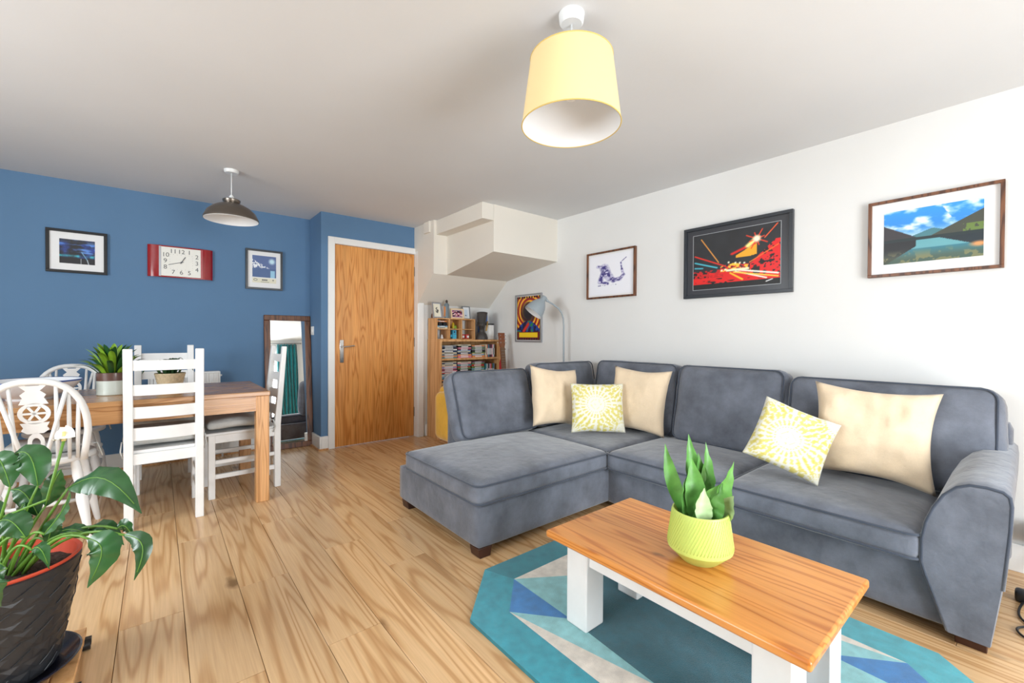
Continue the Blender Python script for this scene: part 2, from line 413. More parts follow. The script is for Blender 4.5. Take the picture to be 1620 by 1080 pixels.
# left wall with an opening for the added window, y 0..1.9, z .85-2.05
mb = MB().box(XL - T, XL, YF - T, 0.6, 0, H).box(XL - T, XL, 2.7, YB + T, 0, H).box(XL - T, XL, 0.6, 2.7, 0, 0.82).box(XL - T, XL, 0.6, 2.7, 2.08, H)
struct('wall_left', mb, M_wall, 'white side wall with an added wide window')
mb = MB().box(XL, 0.5, YF - T, YF, 0, H).box(2.2, XR, YF - T, YF, 0, H).box(0.5, 2.2, YF - T, YF, 2.1, H)
struct('wall_rear', mb, M_wall, 'white rear wall with french doors')
# glass
m, n, b = newmat('window_glass'); tr = N(n, 'ShaderNodeBsdfTransparent'); gl = N(n, 'ShaderNodeBsdfGlossy', i_Roughness=0.02); mx = N(n, 'ShaderNodeMixShader'); mx.inputs[0].default_value = 0.06
n.links.new(tr.outputs[0], mx.inputs[1]); n.links.new(gl.outputs[0], mx.inputs[2]); n.links.new(mx.outputs[0], n.nodes['Material Output'].inputs[0]); M_glass = m
def window(name, label, axis, p, a0, a1, z0, z1, n):
    fr = MB(); wd = 0.06
    def bx(u0, u1, w0, w1):
        (fr.box(u0, u1, p - 0.03, p + 0.03, w0, w1) if axis == 'Y' else fr.box(p - 0.03, p + 0.03, u0, u1, w0, w1))
    bx(a0, a1, z1 - wd, z1); bx(a0, a1, z0, z0 + wd)
    for k in range(n + 1):
        c = a0 + (a1 - a0) * k / n; h0 = c - wd * (0.5 if 0 < k < n else (0 if k == 0 else 1)); bx(h0, h0 + wd, z0 + wd, z1 - wd)
    o = struct(name, fr, M_white, label)
    for k in range(n):
        u0 = a0 + (a1 - a0) * k / n + 0.05; u1 = a0 + (a1 - a0) * (k + 1) / n - 0.05; g = MB()
        (g.box(u0, u1, p - 0.004, p + 0.004, z0 + 0.05, z1 - 0.05) if axis == 'Y' else g.box(p - 0.004, p + 0.004, u0, u1, z0 + 0.05, z1 - 0.05))
        obj('pane', g, M_glass, o)
    return o
window('window_1', 'white framed french doors to the garden', 'Y', YF - 0.06, 0.5, 2.2, 0.0, 2.1, 2)
window('window_2', 'unseen wide white casement window added for light', 'X', XL - 0.06, 0.6, 2.7, 0.82, 2.08, 3)  # out of view, added as the opening for the extra side light
# baseboards
sk = 0.13
def skirt(name, *bx):
    mb = MB()
    for q in bx: mb.box(*q)
    struct(name, mb, M_white, 'white painted skirting board', bevel=0.004)
skirt('baseboard_back', (XL, XN, YB - 0.018, YB, 0, sk))
skirt('baseboard_return', (XN - 0.018, XN, YD - 0.018, YB - 0.018, 0, sk))
skirt('baseboard_door', (XN, 1.262, YD - 0.018, YD, 0, sk))
skirt('baseboard_alcove', (DX1 + 0.10, XR, YD - 0.093, YD - 0.075, 0, sk))
skirt('baseboard_right', (XR - 0.018, XR, YF, YD - 0.093, 0, sk))
skirt('baseboard_rear', (XL, 0.48, YF, YF + 0.018, 0, sk), (2.22, XR, YF, YF + 0.018, 0, sk))
skirt('baseboard_left', (XL, XL + 0.018, YF, YB, 0, sk))
# floor edge bead
mb = MB().box(XL, XN - 0.018, YB - 0.03, YB - 0.018, 0, 0.014).box(XN - 0.03, XN - 0.018, YD - 0.03, YB - 0.03, 0, 0.014).box(XN - 0.018, 1.262, YD - 0.03, YD - 0.018, 0, 0.014)
struct('trim_1', mb, M_tleg, 'thin oak bead along the skirting')
# door
dr = obj('door_1', MB().box(DX0, DX1, YD - 0.005, YD + 0.039, 0.006, DZ), M_door, bevel=0.002); dr['kind'] = 'structure'; dr['label'] = 'plain oak veneer door with chrome lever handle'; dr['category'] = 'door'
pl = obj('handle_plate', MB().box(1.372, 1.410, YD - 0.013, YD - 0.005, 0.83, 1.055), M_chrome, dr, bevel=0.003)
lv = MB().tube([(1.391, YD - 0.012, 0.985), (1.391, YD - 0.055, 0.985)], 0.009).tube([(1.388, YD - 0.055, 0.985), (1.43, YD - 0.058, 0.99), (1.50, YD - 0.052, 0.997)], 0.008)
obj('handle_lever', lv, M_chrome, dr, smooth='auto')
for z in (0.27, 1.03, 1.8): obj('hinge', MB().box(DX1 - 0.002, DX1 + 0.01, YD - 0.016, YD - 0.006, z - 0.05, z + 0.05), M_steel, dr)
aw = 0.062
mb = MB().box(DX0 - 0.005 - aw, DX0 - 0.005, YD - 0.022, YD, 0, DZ + 0.005 + aw).box(DX1 + 0.012, DX1 + 0.012 + aw, YD - 0.095, YD - 0.075, 0, DZ + 0.005 + aw).box(DX0 - 0.005, DX1 + 0.022, YD - 0.022, YD, DZ + 0.005, DZ + 0.005 + aw)
mb.box(DX0 - 0.03, DX0 - 0.003, YD - 0.012, YD + T, 0, DZ + 0.03).box(DX1 + 0.003, DX1 + 0.028, YD - 0.085, YD + T, 0, DZ + 0.03).box(DX0 - 0.03, DX1 + 0.028, YD - 0.012, YD + T, DZ + 0.003, DZ + 0.03)
struct('trim_2', mb, M_white, 'white architrave around the oak door', bevel=0.003)
# stair bulkhead
bk = MB()
x0, x1, x2 = 2.17, 2.325, XR; y0, y1, y2, y3 = 3.096, 3.905, YD - 0.075, YD
zf, zb, zc = 1.858, 1.735, 1.44
# side cheek (x0) from the door wall to y1
bk.prism([(y2 - 0.0, zc), (y1, zb), (y1, H), (y3, H), (y3, zc)], 'X', x0, x1)
bk.prism([(y0, zf), (y1, zb), (y2, zc), (y2, H), (y0, H)], 'X', x1, x2)
struct('wall_bulkhead', bk, M_cream, 'cream boxed underside of the staircase above the bookcase')
struct('trim_3', MB().box(x0 + 0.03, x1, y0, y1, 2.135, H).box(x0 - 0.022, x0, 3.965, 4.085, 2.165, H), M_cream, 'stepped band along the top of the stair boxing', bevel=0.004)

# ================================================================== SOFA
sofa = thing('corner_sofa', 'large grey chenille corner sofa with chaise and dark wooden feet', 'sofa', (0, 0, 0))
def part(name, mb, mat=M_sofa, parent=sofa, **kw): return obj(name, mb, mat, parent, **kw)
def block(name, x0, x1, y0, y1, z0, z1, r=0.02, n=8, crown=0, side=0, parent=sofa, mat=M_sofa):
    b = rbox(x1 - x0, y1 - y0, z1 - z0, r, n, crown, side); return obj(name, b, mat, parent, smooth=True, loc=((x0 + x1) / 2, (y0 + y1) / 2, (z0 + z1) / 2))
block('chaise_base', 1.205, 3.08, 1.715, 2.62, 0.045, 0.262, 0.02)
block('seat_base', 2.205, 3.08, 0.15, 1.73, 0.045, 0.262, 0.015)
def rim(x0, x1, y0, y1, z, r, rad=0.006):
    pts = []
    for cx, cy, a0 in ((x1 - r, y1 - r, 0), (x0 + r, y1 - r, 90), (x0 + r, y0 + r, 180), (x1 - r, y0 + r, 270)):
        for k in range(5):
            a = R(a0 + 90 * k / 4); pts.append((cx + r * math.cos(a), cy + r * math.sin(a), z))
    return MB().tube(pts, rad, 8, closed=True)
def seat(x0, x1, y0, y1, z0=0.262, z1=0.375, crown=0.035):
    c = block('seat_cushion', x0, x1, y0, y1, z0, z1, 0.035, 16, crown, 0.006)
    cx, cy, cz = c.location
    for z in (z1 - 0.012, z0 + 0.012):
        p = rim(x0 - 0.001, x1 + 0.001, y0 - 0.001, y1 + 0.001, z, 0.045); p.xform(Matrix.Translation((-cx, -cy, -cz)))
        obj('piping', p, M_pipe, c, smooth=True)
    return c
seat(1.185, 2.20, 1.70, 2.50)
seat(2.19, 2.90, 1.715, 2.50, crown=0.025)
seat(2.165, 2.90, 0.985, 1.71)
seat(2.165, 2.90, 0.262, 0.98)
block('back_frame', 2.96, 3.09, 0.06, 2.74, 0.06, 0.72, 0.04)
block('back_frame', 1.65, 3.09, 2.64, 2.78, 0.045, 0.70, 0.04)
def backc(cx, cy, w, h, t, zb, lean, rz, seed):
    b = rbox(w, t, h, 0.06, 14, 0.0, 0.02, 0.008, seed)
    o = obj('back_cushion', b, M_sofa, sofa, smooth=True, loc=(cx, cy, zb + h / 2 * math.cos(R(lean))), rot=(R(-lean), 0, rz))
    full = []; rr = 0.05; hw_ = w / 2 - 0.012; hh_ = h / 2 - 0.012
    for cx_, cz_, a0 in ((hw_ - rr, hh_ - rr, 0), (-hw_ + rr, hh_ - rr, 90), (-hw_ + rr, -hh_ + rr, 180), (hw_ - rr, -hh_ + rr, 270)):
        for k in range(5):
            a = R(a0 + 90 * k / 4); full.append((cx_ + rr * math.cos(a), -t / 2 + 0.012, cz_ + rr * math.sin(a)))
    obj('piping', MB().tube(full, 0.005, 6, closed=True), M_pipe, o, smooth=True)
    return o
# lean > 0 : top moves to +local y (away from sitter, sitter looks along -local y)
backc(1.915, 2.56, 0.71, 0.49, 0.16, 0.37, 20, 0, 1)
backc(2.665, 2.56, 0.72, 0.51, 0.17, 0.375, 11, 0, 2)
RX = R(-90)
backc(2.90, 1.985, 0.74, 0.53, 0.17, 0.375, 10, RX, 3)
backc(2.875, 1.265, 0.68, 0.53, 0.18, 0.375, 12, RX, 4)
backc(2.885, 0.50, 0.82, 0.50, 0.20, 0.375, 12, RX, 5)
# arm
prof = [(0.085, 0.045), (0.06, 0.25), (0.045, 0.46), (0.043, 0.54), (0.047, 0.57), (0.062, 0.584), (0.10, 0.590), (0.14, 0.588), (0.172, 0.572), (0.205, 0.535), (0.232, 0.48), (0.251, 0.42), (0.261, 0.355), (0.262, 0.27), (0.25, 0.225), (0.19, 0.045)]
arm = MB(); xs = [2.178, 2.19, 2.25, 2.5, 2.8, 3.06, 3.09]; k = len(prof); cxp = 0.155; czp = 0.3
for i, x in enumerate(xs):
    s = 0.965 if i in (0, len(xs) - 1) else 1.0
    for y, z in prof:
        zz = z + max(0, (x - 2.19)) / 0.9 * 0.035 * max(0, (z - 0.25) / 0.33)
        arm.v.append((x, cxp + (y - cxp) * s, czp + (zz - czp) * s if z > 0.05 else zz))
for i in range(len(xs) - 1):
    for j in range(k): arm.f.append((i * k + j, i * k + (j + 1) % k, (i + 1) * k + (j + 1) % k, (i + 1) * k + j))
arm.f += [tuple(range(k)), tuple((len(xs) - 1) * k + j for j in range(k))]; arm.m = [0] * len(arm.f)
ao = obj('arm', arm, M_sofa, sofa, smooth='auto', angle=50)
obj('piping', MB().tube([(2.182, cxp + (y - cxp) * 0.985, czp + (z - czp) * 0.985) for y, z in prof[1:]], 0.006, 8), M_pipe, ao, smooth=True)
for (fx, fy) in ((1.25, 1.76), (1.25, 2.54), (2.25, 0.135), (2.9, 0.135), (2.4, 2.71), (3.0, 2.71)):
    obj('foot', MB().prism([(-0.032, 0.0), (0.032, 0.0), (0.042, 0.05), (-0.042, 0.05)], 'Y', -0.04, 0.04), M_dark, sofa, loc=(fx, fy, 0), bevel=0.003)

# scatter cushions ------------------------------------------------
def pat_yellow(U, V):
    img = col((232, 230, 214), U)
    for cx, cy, rr, kk in ((0.45, 0.55, 0.55, 26), (0.95, 0.05, 0.5, 30), (0.0, 0.0, 0.4, 22), (1.0, 1.0, 0.4, 24), (0.02, 0.98, 0.35, 20)):
        dx = U - cx; dy = V - cy; r = np.hypot(dx, dy); a = np.arctan2(dy, dx)
        pet = (np.sin(a * kk + 6 * r) > 0.1) & (r < rr) & (r > rr * 0.28) & (np.sin(r * 60) > -0.75)
        dots = (np.sin(a * kk) > 0.5) & (np.sin(r * 90) > 0.3) & (r <= rr * 0.26)
        img = over(img, pet * 0.75, (214, 200, 92)); img = over(img, dots * 0.6, (226, 214, 120))
    return img
def cushion(name, label, w, h, t, pos, yaw, lean, roll, mat, seed, paint=None, wr=0.012, corner=0.06):
    n = 64 if paint else 26
    mb = pillow(w, h, t, seed, n, wr, corner)
    o = obj(name, mb, mat, None, smooth=True, recalc=False)
    if paint:
        co = np.array(mb.v); U = np.clip(co[:, 0] / w + 0.5, 0, 1); V = np.clip(co[:, 2] / h + 0.5, 0, 1)
        rgb = paint(U, V) / 255.0; l = np.where(rgb <= 0.04045, rgb / 12.92, ((rgb + 0.055) / 1.055) ** 2.4)
        a = o.data.color_attributes.new('Col', 'FLOAT_COLOR', 'POINT'); arr = np.ones((len(co), 4), np.float32); arr[:, :3] = l; a.data.foreach_set('color', arr.ravel())
    weld(o)
    o.matrix_world = Matrix.Translation(pos) @ Matrix.Rotation(yaw, 4, 'Z') @ Matrix.Rotation(R(-lean), 4, 'X') @ Matrix.Rotation(R(roll), 4, 'Y')
    tag(o, label, 'cushion', 'scatter cushions on the corner sofa'); return o
m, n, b = newmat('yellow_print_cotton'); va = N(n, 'ShaderNodeVertexColor', layer_name='Col'); n.links.new(va.outputs[0], b.inputs['Base Color']); b.inputs['Roughness'].default_value = 0.9; b.inputs['Sheen Weight'].default_value = 0.2; M_yp = m
cushion('scatter_cushion', 'cream linen cushion leaning on the chaise end beside the small yellow print cushion', 0.43, 0.45, 0.14, (2.31, 2.295, 0.646), R(-8), 16, 7, M_cream_f, 1, corner=0.11)
cushion('scatter_cushion', 'small yellow flower print cushion between two cream ones in the sofa corner', 0.38, 0.35, 0.13, (2.425, 1.985, 0.588), R(-42), 16, 0, M_yp, 2, pat_yellow)
cushion('scatter_cushion', 'cream linen cushion standing upright in the sofa corner behind a yellow print one', 0.43, 0.47, 0.14, (2.695, 1.83, 0.638), R(-76), 12, 3, M_cream_f, 3, corner=0.11)
cushion('scatter_cushion', 'yellow flower print cushion propped against the big cream cushion', 0.33, 0.32, 0.11, (2.385, 0.755, 0.600), R(-62), 24, 22, M_yp, 4, lambda U, V: pat_yellow(V, 1 - U))
cushion('scatter_cushion', 'largest cream cushion slumped against the sofa arm', 0.48, 0.46, 0.13, (2.645, 0.500, 0.640), R(-78), 18, 4, M_cream_f, 5, wr=0.024, corner=0.13)

# ================================================================== RUG
M_rug = []
for nm, c in (('rug_teal', (18, 128, 142)), ('rug_aqua', (62, 170, 184)), ('rug_pale', (140, 200, 204)), ('rug_cream', (228, 220, 208)), ('rug_blue', (44, 124, 190)), ('rug_deep', (14, 96, 112)), ('rug_mid', (36, 150, 168))):
    M_rug.append(plain(nm, c, 1.0, var=0.16, vscale=26, bump=0.5, bscale=420, sheen=0.4))
TEAL, AQUA, PALE, CREAM, BLUE, DEEP, MID = range(7)
rc = Vector((1.492, 0.78)); hx, hy, ch = 0.575, 0.83, 0.25
outer = [(-hx, hy - ch), (-hx + ch, hy), (hx - ch, hy), (hx, hy - ch), (hx, -hy + ch), (hx - ch, -hy), (-hx + ch, -hy), (-hx, -hy + ch)]
inn = 0.145; inner = [(-hx + inn, hy - ch - 0.06), (-hx + ch + 0.055, hy - inn), (hx - ch - 0.055, hy - inn), (hx - inn, hy - ch - 0.06), (hx - inn, -hy + ch + 0.06), (hx - ch - 0.055, -hy + inn), (-hx + ch + 0.055, -hy + inn), (-hx + inn, -hy + ch + 0.06)]
rug = MB(); ZT = 0.014
def rp(pts, mi):
    rug.mi = mi; rug.add([(p[0], p[1], ZT) for p in pts], [tuple(range(len(pts)))])
bc = [MID, TEAL, TEAL, AQUA, AQUA, TEAL, TEAL, MID]
for i in range(8):
    j = (i + 1) % 8; rp([outer[i], outer[j], inner[j], inner[i]], bc[i])
I = inner; K = (-0.275, 0.34); Q = (0.02, 0.50); B = (-0.30, -0.05); Tq = (0.27, 0.40)
neg = lambda p: (-p[0], -p[1])
for q in (lambda p: p, neg):
    e = 0 if q((1, 1)) == (1, 1) else 4
    J = lambda k: I[(k + e) % 8]
    rp([J(0), J(1), q(K)], BLUE); rp([J(1), q(Q), q(K)], PALE); rp([J(1), J(2), q(Q)], CREAM)
    rp([J(0), q(K), q(B)], PALE); rp([J(0), q(B), J(7)], CREAM); rp([J(2), J(3), q(Tq)], AQUA)
rp([K, Q, I[2], Tq, I[3], neg(B), neg(K), neg(Q), I[6], neg(Tq), I[7], B], DEEP)
rug.mi = TEAL
n0 = len(rug.v); rug.v += [(p[0], p[1], ZT) for p in outer] + [(p[0], p[1], 0.0) for p in outer]
for i in range(8): rug.f.append((n0 + i, n0 + (i + 1) % 8, n0 + 8 + (i + 1) % 8, n0 + 8 + i)); rug.m.append(TEAL)
rug.f.append(tuple(n0 + 8 + i for i in range(8))); rug.m.append(TEAL)
ro = obj('rug', rug, M_rug, None, recalc=False, loc=(rc.x, rc.y, 0)); tag(ro, 'octagonal teal rug with cream and blue triangle pattern', 'rug')

# ================================================================== COFFEE TABLE
ct = thing('coffee_table', 'low pine topped coffee table with chunky white legs', 'coffee table', (1.405, 0.745, ZT))
obj('tabletop', MB().box(-0.268, 0.268, -0.432, 0.432, 0.332 - ZT, 0.36 - ZT), M_pine, ct, bevel=0.008, seg=3)
for sx in (-1, 1):
    for sy in (-1, 1):
        cx = sx * 0.158; cy = sy * 0.329
        obj('leg', MB().box(cx - 0.05, cx + 0.05, cy - 0.049, cy + 0.049, 0, 0.332 - ZT), M_chair, ct, bevel=0.006)
for sx in (-1, 1): obj('apron', MB().box(sx * 0.182 - 0.012, sx * 0.182 + 0.012, -0.28, 0.28, 0.240, 0.332 - ZT), M_chair, ct, bevel=0.002)
for sy in (-1, 1): obj('apron', MB().box(-0.108, 0.108, sy * 0.352 - 0.012, sy * 0.352 + 0.012, 0.240, 0.332 - ZT), M_chair, ct, bevel=0.002)
# lime pot with snake plant
def blade(base, tip, width, bend, curl=0.25, n=12, face=None, tw=0.0, prof=None):
    """leaf blade: base -> tip with a sideways bow (vector), folded along the midrib"""
    b = Vector(base); t = Vector(tip); bend = Vector(bend); mb = MB(); d = (t - b)
    f = Vector(face) if face is not None else Vector((0, -1, 0.2))
    pts = []
    for i in range(n + 1):
        s = i / n; pts.append(b + d * s + bend * math.sin(math.pi * s))
    for i, p in enumerate(pts):
        s = i / n; tg = (pts[min(i + 1, n)] - pts[max(i - 1, 0)]).normalized()
        sd = tg.cross(f).normalized(); nm = sd.cross(tg).normalized()
        if tw:
            qm = Matrix.Rotation(tw * s, 3, tg); sd = qm @ sd; nm = qm @ nm
        wv = (prof(s) if prof else math.sin(math.pi * min(1, 0.06 + s * 0.94)) ** 0.75) * width / 2
        wv = max(wv, 0.0006)
        for k in (-1, -0.5, 0, 0.5, 1):
            mb.v.append(tuple(p + sd * (k * wv) + nm * (curl * wv * k * k + 0.16 * wv * math.sin(s * 28) * abs(k))))
    for i in range(n):
        for k in range(4): mb.f.append((i * 5 + k, i * 5 + k + 1, i * 5 + k + 6, i * 5 + k + 5)); mb.m.append(0)
    return mb
sp = thing('snake_plant', 'snake plant in a ribbed lime green pot on the coffee table', 'potted plant', (1.385, 0.70, 0.36))
pot = MB().lathe([(0.056, 0), (0.06, 0.003), (0.100, 0.042), (0.102, 0.05), (0.086, 0.165), (0.082, 0.165), (0.094, 0.06), (0.0, 0.055)], 48, cap=True)
obj('pot', pot, M_lime, sp, smooth='auto', angle=30)
rg = MB()
for k in range(64):
    a0 = 2 * math.pi * k / 64
    rg.tube([((0.1015 - 0.0145 * s + 0.0003) * math.cos(a0 + (0.5 * s if k % 2 == 0 else 0.5 * s)), (0.1015 - 0.0145 * s + 0.0003) * math.sin(a0 + 0.5 * s), 0.054 + 0.106 * s) for s in [i / 8 for i in range(9)]], 0.0009, 4)
obj('rib_texture', rg, M_lime, sp, smooth=True)
obj('soil', MB().lathe([(0.0, 0.135), (0.05, 0.138), (0.084, 0.132)], 24, cap=False), M_soil, sp, smooth=True)
random.seed(8); snake = [(-0.03, 0.03, -0.10, 0.05, 0.33, 0.035), (0.0, 0.03, -0.02, 0.05, 0.36, 0.045), (-0.02, -0.01, -0.03, 0.0, 0.30, 0.05), (0.02, -0.03, 0.05, -0.05, 0.24, 0.055), (0.03, 0.0, 0.09, -0.04, 0.30, 0.045), (0.02, 0.03, 0.03, 0.03, 0.34, 0.04), (0.0, -0.04, 0.0, -0.03, 0.22, 0.04), (-0.04, -0.01, -0.02, 0.01, 0.29, 0.045), (0.045, -0.02, 0.075, -0.07, 0.21, 0.045), (0.01, 0.01, 0.0, 0.02, 0.31, 0.04)]
crt = Vector((0.773, -0.635, 0)); cfw = Vector((0.635, 0.773, 0))
M_snake = plain('snake_leaf', (92, 150, 70), 0.4, var=0.4, vscale=18); M_snake2 = plain('snake_leaf_pale', (176, 204, 150), 0.4, var=0.2, vscale=18)
for i, (bx, by, tx, ty, h, wd) in enumerate(snake):
    b = crt * bx + cfw * by; t = crt * tx + cfw * ty
    obj('leaf', blade((b.x, b.y, 0.13), (t.x, t.y, h * 1.12), wd * 1.4, (random.uniform(-.012, .012), random.uniform(-.012, .012), 0), 0.35, 12, face=-cfw + crt * random.uniform(-0.5, 0.5), tw=random.uniform(-0.8, 0.8), prof=lambda s: (0.55 + 0.45 * math.sin(math.pi * min(1, s * 1.1))) * (1 - s ** 5) if s < 1 else 0), M_snake2 if i in (6, 8) else M_snake, sp, smooth=True, recalc=False)

# ================================================================== DINING TABLE
TZ = 0.727; tx0, tx1, ty0, ty1 = -1.22, 0.572, 3.215, 4.03
dt = thing('dining_table', 'rectangular oak dining table with square legs', 'dining table', (0, 0, 0))
obj('tabletop', MB().box(tx0, tx1, ty0, ty1, TZ - 0.03, TZ), M_table, dt, bevel=0.004)
for x in (tx0 + 0.005, tx1 - 0.08):
    for y in (ty0 + 0.005, ty1 - 0.08): obj('leg', MB().box(x, x + 0.075, y, y + 0.075, 0, TZ - 0.03), M_tleg, dt, bevel=0.003)
M_apron = M_table
for y in (ty0 + 0.012, ty1 - 0.034): obj('apron', MB().box(tx0 + 0.08, tx1 - 0.08, y, y + 0.022, 0.60, TZ - 0.03), M_apron, dt)
for x in (tx0 + 0.012, tx1 - 0.034): obj('apron', MB().box(x, x + 0.022, ty0 + 0.08, ty1 - 0.08, 0.60, TZ - 0.03), M_tleg, dt)

# ---- ladder back chair: origin between back posts on the floor, sitter looks to +y
def ladder_chair(label, loc, rz):
    t = thing('ladder_back_chair', label, 'chair', loc, rz, 'white ladder back dining chairs')
    hw = 0.16
    for s in (-1, 1):
        p = MB()
        x = s * hw
        for a, b in (((x, 0, 0), (x, 0.0, 0.45)), ((x, 0.0, 0.45), (x, -0.055, 1.015))): pass
        prof = [(-0.02, 0), (0.02, 0), (0.022, 0.45), (-0.032, 1.015), (-0.062, 1.015), (-0.020, 0.45)]
        p.prism(prof, 'X', x - 0.021, x + 0.021)
        obj('back_post', p, M_chair, t, bevel=0.004)
        obj('leg', MB().box(x - 0.019, x + 0.019, 0.375, 0.413, 0, 0.425), M_chair, t, bevel=0.003)
        obj('stretcher', MB().box(x - 0.011, x + 0.011, 0.02, 0.376, 0.13, 0.16), M_chair, t, bevel=0.002)
        obj('stretcher', MB().box(x - 0.011, x + 0.011, 0.02, 0.376, 0.23, 0.255), M_chair, t, bevel=0.002)
        obj('seat_rail', MB().box(x - 0.012, x + 0.012, 0.02, 0.376, 0.37, 0.425), M_chair, t, bevel=0.002)
    for z0, z1 in ((0.895, 0.952), (0.755, 0.815), (0.625, 0.69), (0.50, 0.572)):
        m_ = MB(); n_ = 8
        for zz in (z0, z1):
            for dd in (0, 0.014):
                for i in range(n_ + 1):
                    u = -1 + 2 * i / n_; yy = 0.0 - 0.05 * (zz - 0.45) / 0.565 - 0.018 * (1 - u * u) + dd - 0.007
                    m_.v.append((u * (hw - 0.015), yy, zz))
        k = n_ + 1
        for i in range(n_):
            m_.f += [(i, i + 1, k + i + 1, k + i), (2 * k + i, 3 * k + i, 3 * k + i + 1, 2 * k + i + 1), (i, 2 * k + i, 2 * k + i + 1, i + 1), (k + i, k + i + 1, 3 * k + i + 1, 3 * k + i)]
        m_.m = [0] * len(m_.f)
        obj('back_slat', m_, M_chair, t, smooth='auto')
    obj('seat', MB().prism([(-hw + 0.02, 0.0), (hw - 0.02, 0.0), (hw + 0.025, 0.05), (hw + 0.03, 0.43), (-hw - 0.03, 0.43), (-hw - 0.025, 0.05)], 'Z', 0.425, 0.443), M_chair, t, bevel=0.004)
    for y in (0.0, 0.394): obj('seat_rail', MB().box(-hw + 0.02, hw - 0.02, y - 0.012, y + 0.012, 0.365, 0.425), M_chair, t)
    return t
M_pad = fabric('pale_grey_pad', (206, 208, 206), 0.1, big=10, bump=0.5, sheen=0.1)
def pad(label, chair_loc, rz, seed):
    mb = rbox(0.37, 0.38, 0.05, 0.02, 12, 0.012, 0.006, 0.010, seed)
    o = obj('seat_pad', mb, M_pad, None, smooth=True)
    o.matrix_world = Matrix.Translation(chair_loc) @ Matrix.Rotation(rz, 4, 'Z') @ Matrix.Translation((0, 0.232, 0.492))
    tag(o, label, 'seat cushion', 'pale grey chair cushions')
    for s in (-1, 1):
        q = obj('tie', MB().tube([(s * 0.165, -0.18, -0.005), (s * 0.19, -0.20, 0.0), (s * 0.195, -0.215, -0.05), (s * 0.185, -0.20, -0.09)], 0.004, 6), M_pad, o, smooth=True)
    return o
CH = [((0.03, 3.20, 0), 0.0, 'white ladder back chair pushed in at the long side of the table facing the radiator', 'pale grey pad on the chair facing the radiator'),
      ((0.66, 3.655, 0), R(92), 'white ladder back chair at the table end in front of the leaning mirror', 'pale grey pad on the chair by the leaning mirror'),
      ((0.04, 4.28, 0), R(180), 'white ladder back chair between the table and the radiator', 'pale grey pad on the chair against the radiator')]
for i, (l, rz, lab, plab) in enumerate(CH):
    ladder_chair(lab, l, rz); pad(plab, l, rz, i)

